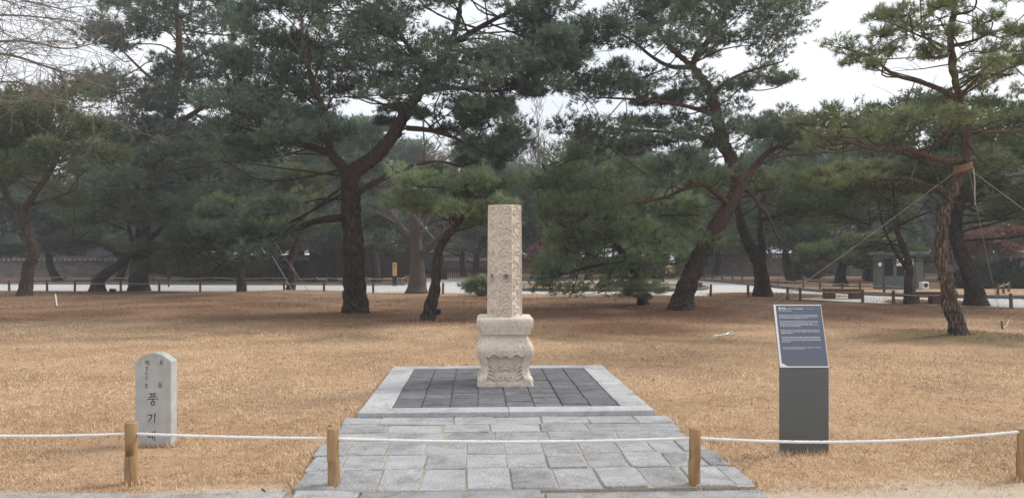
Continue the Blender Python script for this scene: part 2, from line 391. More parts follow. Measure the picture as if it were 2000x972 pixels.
def masks(x, y):
    n = smooth_noise(x, y, .45, 3.1); n2 = smooth_noise(x, y, 1.7, 8.2)
    lit = np.zeros_like(x)
    for tx, ty, tr in TREES:
        d = np.hypot((x - tx) / 1.25, y - ty) / tr; lit = np.maximum(lit, np.clip(1.25 - d * .75, 0, 1))
    lit = np.maximum(lit, np.clip((y - 17.2 + 2.0 * n) / 4.5, 0, .80) * np.clip((36 - y) / 4, .35, 1))
    lit = np.maximum(lit, .72 * (y > 49))
    lit = np.clip(lit + .28 * n + .15 * n2 - .05, 0, 1) * np.clip((y - 12) / 3, 0, 1)
    moss = np.clip(.95 - np.abs(y - 15.3 - 1.2 * n) / 1.6, 0, 1) * np.clip(.25 + 1.3 * n + .5 * n2, 0, .75) * np.clip((y - 12) / 2, 0, 1)
    for mx, my, mr, mh in MOUNDS[:2]:
        d = np.hypot((x - mx) / 1.3, y - my + .5) / mr; moss = np.maximum(moss, np.clip(1.15 - d + .5 * n2, 0, .8))
    sand = np.clip((5.62 + .22 * n + .14 * n2 - y) / .35 + .12 * (x > 2), 0, 1)
    rx = np.clip((x - 2.1) / .8, 0, 1); sand = np.maximum(sand, rx * np.clip((5.85 + .25 * n + .15 * n2 - y) / .5, 0, 1))
    return lit, moss, sand
xs = np.concatenate([[-600, -300, -150, -80, -50], np.arange(-30, 30.1, .4), [50, 80, 150, 300, 600]])
ys = np.concatenate([[-60, -20, 0], np.arange(3, 12, .22), np.arange(12, 40, .4), [42, 46, 50, 60, 80, 120, 250, 600, 1200]])
GX, GY = np.meshgrid(xs, ys); gx, gy = GX.ravel(), GY.ravel()
gzv = gz(gx, gy)
nx, ny = len(xs), len(ys)
fa = [(j * nx + i, j * nx + i + 1, (j + 1) * nx + i + 1, (j + 1) * nx + i) for j in range(ny - 1) for i in range(nx - 1)]
gme = bpy.data.meshes.new('ground'); gme.from_pydata(np.stack([gx, gy, gzv], 1).tolist(), [], fa); gme.update()
li, mo, sa = masks(gx, gy)
for nm, arr in (('litter', li), ('moss', mo), ('sand', sa)):
    a = gme.attributes.new(nm, 'FLOAT', 'POINT'); a.data.foreach_set('value', arr.astype(np.float32))
tag(link('ground', gme, M['ground'], smooth=True), kind='structure')

# ------------------------------------------------------------------ road, plaza, kerbs
def sheet(name, pts, z, mat, kind='structure'):
    me = bpy.data.meshes.new(name); me.from_pydata([(p[0], p[1], z) for p in pts], [], [tuple(range(len(pts)))]); me.update()
    return tag(link(name, me, mat), kind=kind)
near = [G(-900, 567), G(0, 568), G(300, 569.5), G(600, 571), G(800, 572.5), G(950, 574), G(1100, 575), G(1300, 577), G(1480, 580), G(1600, 587), G(1800, 596), G(2200, 607), G(2900, 620)]
far = [G(2900, 585), G(2200, 585), G(2000, 584), G(1840, 582), G(1720, 578), G(1600, 571), G(1500, 561), G(1430, 554), G(1372, 549), G(1300, 546), G(1180, 544), G(1040, 543.5), G(830, 543.5), G(815, 552), G(790, 557.5), G(600, 557), G(300, 556), G(0, 555), G(-900, 553)]
road = sheet('road', near + far, .012, M['road'])
# lawn island in the road behind the low pine, and its kerb
def kerb(name, pts, w, h, mat, parent=None, n=40, z0=-.02):
    c = spline([(p[0], p[1]) for p in pts], n); m = MB()
    for i in range(len(c) - 1):
        a, b_ = c[i], c[i + 1]; d = (b_ - a) / max(1e-6, np.linalg.norm(b_ - a)); nn = np.array([-d[1], d[0]]) * w
        e = d * .004
        q = [a + e, b_ - e, b_ - e + nn, a + e + nn]
        m.quadbox([(p[0], p[1], z0) for p in q], [(p[0], p[1], h) for p in q])
    return tag(m.build(name, mat, parent), kind='structure')
isl = [G(1010, 568.5), G(1200, 569.5), G(1300, 569.5), G(1360, 567.5), G(1378, 564.5), G(1368, 562), G(1330, 560), G(1150, 558), G(1010, 557)]
il = spline([(p[0], p[1]) for p in isl], 40)
me = bpy.data.meshes.new('lawn_island'); me.from_pydata([(p[0], p[1], .11) for p in il], [], [tuple(range(len(il)))]); me.update()
for nm in ('litter', 'moss', 'sand'):
    a = me.attributes.new(nm, 'FLOAT', 'POINT'); a.data.foreach_set('value', [.55 if nm == 'litter' else 0.] * len(il))
tag(link('lawn_island', me, M['ground']), kind='structure')
kerb('island_kerb', isl[::-1], .18, .16, M['kerbdark'])
kerb('road_kerb', [G(-900, 553), G(0, 555), G(300, 556), G(600, 557), G(790, 557.5)], .22, .17, M['kerbdark'])
kerb('road_kerb', [G(1340, 547.5), G(1372, 549), G(1430, 554), G(1500, 561), G(1600, 571), G(1720, 578), G(1840, 582), G(2000, 584), G(2300, 585)], .22, .16, M['kerbdark'])

# ------------------------------------------------------------------ paved platform
PW, PD, PZ = 3.05, 3.34, .085                       # width, depth, height of the platform
plat = empty('paved_platform', (OX, OY, 0), TH, 'square stone platform of dark slate tiles with pale granite border under carved pillar', 'platform')
MB().box(-PW / 2 + .03, PW / 2 - .03, .03, PD - .03, -.05, PZ - .03).build('bed', M['sand'], plat)
def slab(name, u0, u1, v0, v1, z0, z1, mat, parent, jit=.004, b=.006, tilt=.0):
    q = [(u0, v0), (u1, v0), (u1, v1), (u0, v1)]
    q = [(u + rnd.uniform(-jit, jit), v + rnd.uniform(-jit, jit)) for u, v in q]
    cu, cv = (u0 + u1) / 2, (v0 + v1) / 2; tx, ty = rnd.uniform(-tilt, tilt), rnd.uniform(-tilt, tilt)
    def zz(u, v): return z1 + (u - cu) * tx + (v - cv) * ty
    def ins(d): return [(u + (d if u < cu else -d), v + (d if v < cv else -d)) for u, v in q]
    m = MB(); qi = ins(b)
    m.v = [(u - cu, v - cv, z0) for u, v in q] + [(u - cu, v - cv, zz(u, v) - b) for u, v in q] + [(u - cu, v - cv, zz(u, v)) for u, v in qi]
    for k in (0, 4):
        for i in range(4):
            j = (i + 1) % 4; m.f.append((k + i, k + j, k + 4 + j, k + 4 + i))
    m.f.append((8, 9, 10, 11))
    return m.build(name, mat, parent, (cu, cv, 0))
FB, SB, BB = .25, .31, .24
j0 = .015
slab('border_slab', -PW / 2, j0 - .003, 0, FB, 0, PZ, M['kerbgran'], plat, .002)
slab('border_slab', j0 + .003, PW / 2, 0, FB, 0, PZ, M['kerbgran'], plat, .002)
for s in (-1, 1):
    cuts = [FB, 1.35 if s < 0 else 1.1, 2.2, PD - BB] if s < 0 else [FB, 1.62, PD - BB]
    for a, b_ in zip(cuts[:-1], cuts[1:]):
        u0, u1 = (-PW / 2, -PW / 2 + SB) if s < 0 else (PW / 2 - SB, PW / 2)
        slab('border_slab', u0, u1, a + .002, b_ - .002, 0, PZ, M['kerbgran'], plat, .002)
slab('border_slab', -PW / 2, -.2, PD - BB, PD, 0, PZ, M['kerbgran'], plat, .002)
slab('border_slab', -.196, PW / 2, PD - BB, PD, 0, PZ, M['kerbgran'], plat, .002)
tw = (PW - 2 * SB - .012) / 8
for c in range(8):
    v = FB + .006; vend = PD - BB - .006; first = True; off = rnd.uniform(.16, .34)
    u0 = -PW / 2 + SB + .006 + c * tw
    while v < vend - .01:
        h = off if first else rnd.choice((.30, .31, .33, .29, .32))
        first = False; v1 = min(v + h, vend)
        if vend - v1 < .12: v1 = vend
        slab('slate_tile', u0 + .006, u0 + tw - .006, v + .009, v1 - .009, .03, PZ - .006 + rnd.uniform(-.004, .004), M['slate'], plat, .004, .005, .012)
        v = v1

# ------------------------------------------------------------------ stone path in front of it
pathroot = tag(empty('stone_path', (OX, OY, 0), TH), kind='structure')
bedp = [to_uv(*G(668, 812.5)[:2]), to_uv(*G(1322, 812.5)[:2]), to_uv(*G(1478, 955)[:2]), to_uv(*G(590, 955)[:2])]
ROWEXT = []
rows = [(812.5, 827, [670, 746, 885, 966, 1058, 1150, 1243, 1317]),
        (827, 842, [663, 757, 864, 957, 1055, 1147, 1328]),
        (842, 859.5, [655, 760, 865, 967, 1071, 1205, 1342]),
        (859.5, 884.5, [622, 683, 757, 832, 911, 985, 1057, 1130, 1205, 1272, 1330, 1376]),
        (884.5, 913, [606, 672, 753, 830, 911, 989, 1065, 1142, 1222, 1303, 1378, 1418]),
        (913, 953, [586, 664, 740, 823, 911, 997, 1083, 1170, 1258, 1346, 1425, 1468])]
for (y0, y1, js) in rows:
    z = .034; ym = (y0 + y1) / 2
    v1 = to_uv(*G(1000, y0, z)[:2])[1]; v0 = to_uv(*G(1000, y1, z)[:2])[1]
    us = [to_uv(*G(x, ym, z)[:2])[0] for x in js]
    ROWEXT.append((v0, v1, us[0], us[-1])); MB().box(us[0] + .03, us[-1] - .03, v0, v1 - .001, -.05, .0235).build('joint_bed', M['sand'], pathroot)
    for i, (a, b_) in enumerate(zip(us[:-1], us[1:])):
        g = rnd.uniform(.003, .008)
        edge = i == 0 or i == len(us) - 2
        sk = rnd.uniform(-.05, .05) if edge else 0
        slab('paving_stone', a + g, b_ - g, v0 + .007 + max(0, sk), v1 - .007 + min(0, sk), -.03, z + rnd.uniform(-.007, .006), M['granite'], pathroot, .011, .008, .018)
# long kerb stones along the walking way in the foreground
kz = .03
for (xa, xb) in [(-700, -420), (-420, -60), (-60, 255), (255, 560), (575, 703), (708, 1056), (1062, 1489)]:
    a = G(xa, 958, kz); b_ = G(xb, 958, kz); ua, va = to_uv(a[0], a[1]); ub, vb = to_uv(b_[0], b_[1])
    if xb < 565: va -= .05; vb -= .05
    slab('kerb_stone', ua + .006, ub - .006, (va + vb) / 2 - .42, (va + vb) / 2, -.05, kz + rnd.uniform(-.006, .006), M['granite'], pathroot, .008, .01, .004)

# ------------------------------------------------------------------ carved pillar on its pedestal
PCX, PCY = None, None
pc = P(985.5, 755, 9.63); mon = empty('carved_stone_pillar', (pc[0], pc[1], PZ - .006), R(2.0), 'tall octagonal beige stone pillar carved with scrolls on square pedestal', 'monument')
def grid_mesh(fn, nu, nv, close=False):
    return None
def ridge(d, w): return np.exp(-(d / w) ** 2)
def curve_dist(pu, pv, curves):
    best = np.full(pu.shape, 9.)
    for c in curves:
        c = np.asarray(c)
        for a in range(0, len(c), 64):
            q = c[a:a + 64]
            best = np.minimum(best, np.sqrt(((pu[..., None] - q[:, 0]) ** 2 + (pv[..., None] - q[:, 1]) ** 2).min(-1)))
    return best
def spiral(cx, cy, r, turns, ph, sgn, n=46):
    t = np.linspace(0, 1, n); a = ph + sgn * 2 * math.pi * turns * t; rr = r * (1 - .92 * t)
    return np.stack([cx + rr * np.cos(a), cy + rr * np.sin(a)], 1)
BASEH = .83; PH = 1.415; AP = .212                 # pedestal height, shaft height, apothem
me_v, me_f, stain = [], [], []
nu, nv = 26, 200
for f in range(8):
    hw0 = AP * math.tan(math.pi / 8)
    uu, vv = np.meshgrid(np.linspace(-1, 1, nu + 1), np.linspace(0, 1, nv + 1))
    px = uu * hw0; pz = vv * PH
    cur = []; kind = f % 3
    if f in (6,) or kind == 0:
        n = 10
        for k in range(n):
            cy = PH * (k + .5) / n; r = hw0 * .84 * rnd.uniform(.95, 1.03); sg = 1 if k % 2 else -1
            cur.append(spiral(rnd.uniform(-.006, .006), cy, r, 1.6, rnd.uniform(-.6, .6) + (0 if sg > 0 else math.pi), sg))
            cur.append(spiral(-sg * hw0 * .72, cy + PH / n * .5, hw0 * .22, .8, 0, sg, 14))
            t = np.linspace(0, 1, 16); cur.append(np.stack([sg * hw0 * (.75 - .5 * t), cy + PH / n * (.3 + .35 * t)], 1))
    else:
        n = 8
        t = np.linspace(0, 1, 160); ph = rnd.uniform(0, 6)
        cur.append(np.stack([hw0 * .55 * np.sin(t * math.pi * n + ph), PH * t], 1))
        for k in range(n):
            cy = PH * (k + .5) / n; sg = 1 if k % 2 else -1
            xx = -hw0 * .35 * math.sin((k + .5) * math.pi + ph)
            cur.append(spiral(xx, cy + .012, hw0 * .50, 1.15, rnd.uniform(0, 6), sg, 34))
            cur.append(spiral(-xx, cy - PH / n * .42, hw0 * .30, .8, rnd.uniform(0, 6), -sg, 20))
            for _ in range(2):
                ax, ay = rnd.uniform(-.8, .8) * hw0, cy + rnd.uniform(-.5, .5) * PH / n
                t2 = np.linspace(0, 1, 8); an = rnd.uniform(0, 3.1); cur.append(np.stack([ax + .03 * t2 * math.cos(an), ay + .03 * t2 * math.sin(an) + .008 * np.sin(t2 * 3)], 1))
    d = curve_dist(px, pz, cur)
    h = .020 * np.clip(1.25 - (d / .0105) ** 2, 0, 1) - .018
    border = np.abs(uu) > .92
    h = np.where(border, .001, h)
    hole = np.zeros_like(px)
    if f in (5, 6):
        hx = .012 if f == 6 else -.02; hz = PH * (1 - .632)
        dd = np.hypot(px - hx, (pz - hz))
        h = h - .02 * np.exp(-(dd / .018) ** 2); hole = np.clip(.55 * np.exp(-(dd / .026) ** 2) + .32 * np.exp(-((px - hx) / .05) ** 2 - ((pz - hz + .025) / .06) ** 2), 0, .9)
    h = h * np.clip(np.minimum(vv, 1 - vv) * 30, 0, 1) + np.array([[rnd.gauss(0, .0012) for _ in range(nu + 1)] for _ in range(nv + 1)]) * (~border)
    sc = 1.03 - .05 * vv - .02 * np.clip((vv - .985) / .015, 0, 1)
    ang = f * math.pi / 4; nrm = np.array([math.cos(ang), math.sin(ang)]); tan = np.array([-math.sin(ang), math.cos(ang)])
    X = (AP * sc + h) * nrm[0] + px * sc * tan[0]; Y_ = (AP * sc + h) * nrm[1] + px * sc * tan[1]
    n0 = len(me_v); me_v += np.stack([X, Y_, BASEH + pz], -1).reshape(-1, 3).tolist(); stain += hole.ravel().tolist()
    w = nu + 1
    me_f += [(n0 + j * w + i, n0 + j * w + i + 1, n0 + (j + 1) * w + i + 1, n0 + (j + 1) * w + i) for j in range(nv) for i in range(nu)]
n0 = len(me_v); rim = []
for f in range(8):
    a = (f + .5) * math.pi / 4; r_ = AP * .96 / math.cos(math.pi / 8); me_v.append((r_ * math.cos(a), r_ * math.sin(a), BASEH + PH + .002)); stain.append(0.); rim.append(n0 + f)
me_f.append(tuple(rim))
me = bpy.data.meshes.new('shaft'); me.from_pydata(me_v, [], me_f); me.update()
a = me.attributes.new('stain', 'FLOAT', 'POINT'); a.data.foreach_set('value', stain)
link('shaft', me, M['carved'], mon, smooth=True)

def square_loft(name, prof, relief=None, n=44, mz=70, corner=.03, seed=1):
    """square block whose half width follows prof(z); relief(u in -1..1, z, w) gives depth"""
    z0, z1 = prof[0][0], prof[-1][0]
    zs_ = np.linspace(z0, z1, mz); ws = np.interp(zs_, [p[0] for p in prof], [p[1] for p in prof])
    k = np.ones(5) / 5; wsm = np.convolve(np.pad(ws, 2, 'edge'), k, 'valid'); ws = .5 * ws + .5 * wsm
    V_, F_ = [], []
    for s in range(4):
        c, sn = math.cos(s * math.pi / 2), math.sin(s * math.pi / 2); n0 = len(V_)
        for zi, w in zip(zs_, ws):
            for i in range(n + 1):
                u = -1 + 2 * i / n; e = max(0, abs(u) - .88) / .12
                d = w - corner * .5 * e * e
                if relief: d += relief(u, zi, w) * (1 - e)
                d += .0035 * mnoise.noise(Vector((u * w * 22 + s * 9, zi * 22, seed))) * (1 - e) + .002 * mnoise.noise(Vector((u * w * 6 + s * 9, zi * 6, seed + 5))) * (1 - e)
                x = u * (w - corner * .5 * e * e); y = -d
                V_.append((x * c - y * sn, x * sn + y * c, zi))
        F_ += [(n0 + j * (n + 1) + i, n0 + j * (n + 1) + i + 1, n0 + (j + 1) * (n + 1) + i + 1, n0 + (j + 1) * (n + 1) + i) for j in range(mz - 1) for i in range(n)]
    for zi, w in ((z1, ws[-1]),):
        per = (n + 1) * mz; F_.append(tuple(s * per + (mz - 1) * (n + 1) + i for s in range(4) for i in range(n)))
    me = bpy.data.meshes.new(name); me.from_pydata(V_, [], F_); me.update()
    return link(name, me, M['carved'], mon, smooth=True)
# heights above the platform measured on the photograph
Hh = lambda py: (757 - py) / F * 9.28
hw = lambda px: px / 2 / F * 9.28
square_loft('cap_slab', [(Hh(656), hw(97)), (Hh(655.4), hw(100)), (Hh(652), hw(101)), (Hh(645), hw(106)), (Hh(637), hw(111)), (Hh(630), hw(112.5)), (Hh(625), hw(111)), (Hh(622.5), hw(104))], None, 40, 30, .05, 3)
square_loft('neck_band', [(Hh(665), hw(88)), (Hh(660), hw(88)), (Hh(655.9), hw(88))], None, 30, 8, .02, 4)
mot = [spiral(-.05, .235, .036, 1.1, 0, -1, 40), spiral(.05, .235, .036, 1.1, math.pi, 1, 40), spiral(-.065, .115, .05, 1.2, .3, -1, 40), spiral(.065, .115, .05, 1.2, math.pi - .3, 1, 40),
       np.stack([np.linspace(-.06, .06, 20), .185 + .03 * np.cos(np.linspace(-1.5, 1.5, 20))], 1)]
for k in range(4):
    for s in (-1, 1):
        t = np.linspace(0, 1, 26)
        mot.append(np.stack([s * (.065 + .042 * k * .5 + .17 * t), .03 + .056 * k + .13 * t + .012 * np.sin(t * 6)], 1))
motp = np.concatenate(mot)
def apron(u):
    a = abs(u); return Hh(697) + .022 * math.cos(u * 2 * math.pi * 2.5 + .0) * (1 - .2 * a) - .02 * math.exp(-(u / .17) ** 2)
def ped_relief(u, z, w):
    x = u * w
    if abs(u) < .70 and z < apron(u) and z > .055:
        e = min(1, (apron(u) - z) / .012, (.70 - abs(u)) / .03, (z - .055) / .012)
        d = math.sqrt(((motp - (x, z)) ** 2).sum(1).min())
        return (-.050 + .036 * max(0, min(1, 1.25 - (d / .0125) ** 2))) * e
    if z > apron(u) and z < apron(u) + .02 and abs(u) < .72: return .006
    if z > Hh(682) : return .003 * math.sin(u * 40) * math.exp(-((z - Hh(676)) / .03) ** 2)
    if abs(u) > .74 and z < .10: return .014 * math.exp(-((abs(u) - .87) / .07) ** 2 - ((z - .055) / .03) ** 2)
    return 0
square_loft('pedestal', [(Hh(748), hw(107)), (Hh(744.5), hw(109)), (Hh(740), hw(107)), (Hh(736), hw(98)), (Hh(729), hw(94)), (Hh(719), hw(95)), (Hh(709), hw(100)), (Hh(700), hw(107)), (Hh(692), hw(111.5)), (Hh(686), hw(113)), (Hh(679), hw(110)), (Hh(673), hw(102)), (Hh(668), hw(96.5)), (Hh(664), hw(95)), (Hh(663.2), hw(93))], ped_relief, 60, 80, .03, 2)
square_loft('plinth', [(0, hw(110)), (Hh(754), hw(110.5)), (Hh(748.2), hw(109))], None, 30, 8, .02, 6)

# ------------------------------------------------------------------ stone marker with inscription
mk = G(299, 872); mk.z = 0
mk_o = empty('stone_marker', (mk[0], mk[1], 0), 0, 'grey granite marker stone with rounded top and black inscription in dry grass', 'marker stone')
MW, MD = .160, .115; k_ = mk[1] / F
top_c, top_s = (872 - 688.5) * k_, (872 - 706) * k_
m = MB(); prof = [(-MW, -.06)] + [(-MW + 2 * MW * i / 14, top_s + (top_c - top_s) * (1 - ((i - 7) / 7) ** 2)) for i in range(15)] + [(MW, -.06)]
def mk_ring(y, ins): return [((x * (1 - ins / MW)), y, z - (ins if z > 0 else 0)) for x, z in prof]
n = len(prof); rings = [mk_ring(0, .006), mk_ring(.006, 0), mk_ring(MD - .006, 0), mk_ring(MD, .006)]
for r_ in rings: m.v += r_
m.f.append(tuple(range(n - 1, -1, -1))); m.f.append(tuple(3 * n + i for i in range(n)))
for k in range(3):
    for i in range(n):
        j = (i + 1) % n; m.f.append((k * n + i, k * n + j, (k + 1) * n + j, (k + 1) * n + i))
mk_stone = m.build('stone', M['marker'], mk_o)
def circ(cx, cy, r, n=12): return [(cx + r * math.cos(2 * math.pi * i / n), cy + r * math.sin(2 * math.pi * i / n)) for i in range(n + 1)]
GL = {
 'bo': [[(.3, .95), (.28, .5)], [(.7, .95), (.7, .5)], [(.3, .72), (.7, .73)], [(.28, .5), (.7, .5)], [(.5, .48), (.5, .2)], [(.03, .15), (.97, .2)]],
 'mul': [[(.27, .95), (.27, .66), (.74, .66)], [(.27, .95), (.75, .95), (.74, .66)], [(.03, .52), (.97, .55)], [(.5, .52), (.5, .38)], [(.25, .36), (.75, .36), (.73, .22), (.26, .2), (.26, .04), (.85, .06)]],
 'je': [[(.05, .85), (.5, .87)], [(.32, .85), (.22, .5), (.03, .25)], [(.26, .58), (.48, .3)], [(.5, .58), (.68, .58)], [(.68, .92), (.67, .1)], [(.92, 1), (.9, 0)]],
 '8': [circ(.5, .74, .2), circ(.5, .27, .25)],
 '4': [[(.55, .98), (.1, .35), (.85, .38)], [(.68, .62), (.55, .0)]],
 '7': [[(.12, .88), (.8, .95), (.35, .0)]],
 'ho': [[(.4, 1), (.62, .95)], [(.18, .8), (.84, .83)], circ(.5, .58, .14), [(.5, .4), (.5, .2)], [(.03, .13), (.97, .17)]],
 'pung': [[(.18, .96), (.82, .99)], [(.38, .96), (.41, .73)], [(.63, .97), (.59, .73)], [(.12, .69), (.88, .73)], [(-.02, .5), (1.02, .55)], [(.52, .5), (.52, .38)], circ(.5, .17, .16)],
 'gi': [[(.05, .78), (.5, .84), (.4, .45), (.03, .12)], [(.86, 1), (.84, .5), (.8, .0)]],
 'dae': [[(.05, .74), (.42, .8)], [(.12, .74), (.1, .36), (.5, .42)], [(.6, .92), (.6, .12)], [(.6, .52), (.84, .55)], [(.88, 1), (.86, 0)]]}
def glyph(m, key, cx, cz, w, h, sw, y):
    """brush strokes as thin raised bars in the XZ plane at depth y"""
    for st in GL[key]:
        pts = [(cx + (px - .5) * w, cz + (pz - .5) * h) for px, pz in st]
        for i, (a, b_) in enumerate(zip(pts[:-1], pts[1:])):
            dx, dz = b_[0] - a[0], b_[1] - a[1]; L = math.hypot(dx, dz) or 1; nx_, nz_ = -dz / L, dx / L
            wa, wb = sw * (1.15 if i == 0 else .95), sw * (.75 if i == len(pts) - 2 else .95); ex, ez = dx / L * sw * .3, dz / L * sw * .3
            q = [(a[0] - ex + nx_ * wa / 2, a[1] - ez + nz_ * wa / 2), (a[0] - ex - nx_ * wa / 2, a[1] - ez - nz_ * wa / 2), (b_[0] + ex - nx_ * wb / 2, b_[1] + ez - nz_ * wb / 2), (b_[0] + ex + nx_ * wb / 2, b_[1] + ez + nz_ * wb / 2)]
            m.quadbox([(x, y + .001, z) for x, z in q], [(x, y - .0015, z) for x, z in q])
def mxz(px, py): return (px - 299) * k_, (872 - py) * k_
for key, px, py, w, h, sw in [('bo', 315, 708, 9, 10, 1.1), ('mul', 313, 751, 9, 11, 1.0), ('je', 287, 708, 9, 10, 1.1), ('8', 287, 718.5, 6, 8, .9), ('4', 286, 728.5, 6, 8, .9), ('7', 286.5, 738, 6, 7, .9), ('ho', 286, 753, 9, 10, 1.0),
                              ('pung', 298.5, 779, 20, 23, 2.0), ('gi', 297, 815.5, 16, 18, 2.1), ('dae', 296.5, 850.5, 16, 19, 2.1)]:
    m = MB(); x, z = mxz(px, py); glyph(m, key, x, z, w * k_, h * k_, sw * k_ * .8, -.0005); m.build('inscription_letter', M['ink' if h > 15 else 'fadedink'], mk_stone)

# ------------------------------------------------------------------ information sign
sg = G(1571, 885); SW = .206; ks = sg[1] / F
so = empty('information_sign', (sg[0], sg[1], 0), 0, 'dark grey information stand with slanted blue text panel in the lawn', 'information sign')
zb = (885 - 717) * ks; dv, dz = .165, .52; SD = .024
MB().box(-SW, SW, 0, SD, -.05, zb, .003).build('stand', M['panelbody'], so)
m = MB(); q = [(0, zb + .001), (SD, zb + .001), (dv + SD, zb + dz - .006), (dv, zb + dz)]
m.quadbox([(-SW + .004, y, z) for y, z in q][::-1], [(SW - .004, y, z) for y, z in q][::-1]); m.build('panel_back', M['panelbody'], so)
L_ = math.hypot(dv, dz); ax = Vector((0, dv / L_, dz / L_)); nn = Vector((0, -dz / L_, dv / L_))
def on_panel(x, t, o): p = ax * (t * L_) + nn * o; return (x, p.y, zb + p.z)
def pbox(m, x0, x1, t0, t1, o0, o1):
    c = [(x0, t0), (x1, t0), (x1, t1), (x0, t1)]; m.quadbox([on_panel(x, t, o0) for x, t in c], [on_panel(x, t, o1) for x, t in c]); return m
fr = pbox(MB(), -SW, SW, 0, 1.0, .0005, .006).build('panel_frame', M['white'], so)
panel_face = pbox(MB(), -SW + .0165, SW - .005, .018, .985, .0065, .0085).build('panel_face', M['panelface'], so)
m = MB(); c = [(-SW + .0165, .018), (-SW + .06, .018), (-SW + .0165, .065)]
m.quadbox([on_panel(x, t, .0087) for x, t in c], [on_panel(x, t, .0097) for x, t in c]); m.build('worn_corner', M['white'], so)
tx = MB()
def panel_glyph(key, cx, ct, w, h, sw):
    for st in GL[key]:
        pts = [(cx + (px - .5) * w, ct + (pz - .5) * h / L_) for px, pz in st]
        for a, b_ in zip(pts[:-1], pts[1:]):
            dx, dt = b_[0] - a[0], (b_[1] - a[1]) * L_; L = math.hypot(dx, dt) or 1; nx_, nt_ = -dt / L * sw / 2, dx / L * sw / 2 / L_
            q = [(a[0] + nx_, a[1] + nt_), (a[0] - nx_, a[1] - nt_), (b_[0] - nx_, b_[1] - nt_), (b_[0] + nx_, b_[1] + nt_)]
            tx.quadbox([on_panel(x, t, .0084) for x, t in q], [on_panel(x, t, .0093) for x, t in q])
x0 = -SW + .036
for i, key in enumerate(('pung', 'gi', 'dae')): panel_glyph(key, x0 + .011 + i * .021, .935, .018, .020, .0034)
for i, key in enumerate(('bo', 'mul', 'je', '8', '4', '7', 'ho')): panel_glyph(key, x0 + .076 + i * .0095 + (.004 if i > 1 else 0), .932, .0085 if key not in '847' else .006, .0095, .0012)
pbox(tx, x0 + .149, x0 + .1505, .922, .944, .0084, .0093)
def latin(s, x, t, size, w=1.0):
    """Latin words set with Blender's own built-in font, laid on the panel"""
    cu = bpy.data.curves.new('t', 'FONT'); cu.body = s; cu.size = size; ob = bpy.data.objects.new('t', cu); COL.objects.link(ob)
    bpy.context.view_layer.update()
    me = bpy.data.meshes.new_from_object(ob.evaluated_get(bpy.context.evaluated_depsgraph_get()))
    for off in ((0, .0) if w == 1 else (0, size * .05)):
        n0 = len(tx.v)
        for v in me.vertices: tx.v.append(on_panel(x + v.co.x + off, t + v.co.y / L_, .0091))
        for p in me.polygons: tx.f.append(tuple(n0 + i for i in p.vertices))
    bpy.data.objects.remove(ob); bpy.data.curves.remove(cu); bpy.data.meshes.remove(me)
latin('Punggidae', x0 + .156, .926, .0155, 2); latin('Treasure No. 847', x0 + .245, .926, .0085)
# lines too small to read in the photograph: rows of tiny strokes
def fine_line(t, xa, xb, h, dense):
    x = xa
    while x < xb:
        wl = rnd.choice((.012, .018, .026, .034)) if dense < 1 else rnd.choice((.03, .05, .07))
        e = min(x + wl, xb); y = x
        while y < e - .002:
            s = rnd.uniform(.0022, .0045); hh = h * rnd.uniform(.55, 1)
            pbox(tx, y, min(y + s, e), t, t + hh / L_ * .42, .0084, .0091)
            pbox(tx, y + s * .2, min(y + s * .62, e), t + hh / L_ * .42, t + hh / L_, .0084, .0091); y += s + .0012
        x = e + .004
for t, xa, xb, h, dn in [(.895, 0, .115, .0075, 0), (.822, 0, .335, .0075, 0), (.800, 0, .335, .0075, 0), (.778, 0, .245, .0075, 0),
                         (.724, 0, .335, .0065, 0), (.704, 0, .335, .0065, 0), (.684, 0, .285, .0065, 0), (.664, 0, .335, .0065, 0), (.644, 0, .18, .0065, 0),
                         (.580, 0, .335, .0075, 1), (.556, 0, .335, .0075, 1), (.532, 0, .10, .0075, 1),
                         (.470, 0, .335, .0075, 1), (.446, 0, .335, .0075, 1), (.420, 0, .335, .0075, 1), (.396, 0, .075, .0075, 1),
                         (.306, .004, .335, .0065, 0), (.286, .004, .185, .0065, 0)]:
    fine_line(t, x0 + xa, x0 + xb, h, dn)
tx.build('printed_text', M['white'], panel_face)

# ------------------------------------------------------------------ rope barrier in front
posts = [(-100, 936, 818, .085), (257, 941, 823, .089), (650.5, 951, 835, .086), (1358, 950, 835, .084), (1999, 934, 836, .084)]
plabels = [None, 'leftmost round timber rope post, in front of the grey marker stone', 'round timber rope post at the left edge of stone path', 'round timber rope post at the right edge of stone path', 'round timber rope post cut off by the right photo edge']
ptops = []
for (px, yb, yt, dia), lab in zip(posts, plabels):
    g = G(px, yb + 3); h = (yb + 3 - yt) / F * g[1]
    if lab:
        o = empty('rope_post', (g[0], g[1], 0), rnd.uniform(0, 6), lab, 'post', 'timber posts of the rope barrier')
        lean = rnd.uniform(-.012, .012)
        zs_ = [-.08, 0, .12, .2, .21, .22, h * .7, h - .008, h]; r0 = dia / 2
        m = MB(); m.tube([(lean * z + (.006 if z < .205 else 0), 0, z) for z in zs_], [r0 * (1 + .02 * math.sin(z * 17)) * (.93 if z == h else 1) for z in zs_], 20)
        pm = m.build('post_shaft', M['wood'], o, smooth=False)
        for p in pm.data.polygons: p.use_smooth = len(p.vertices) == 4
    ptops.append((g[0], g[1], h))
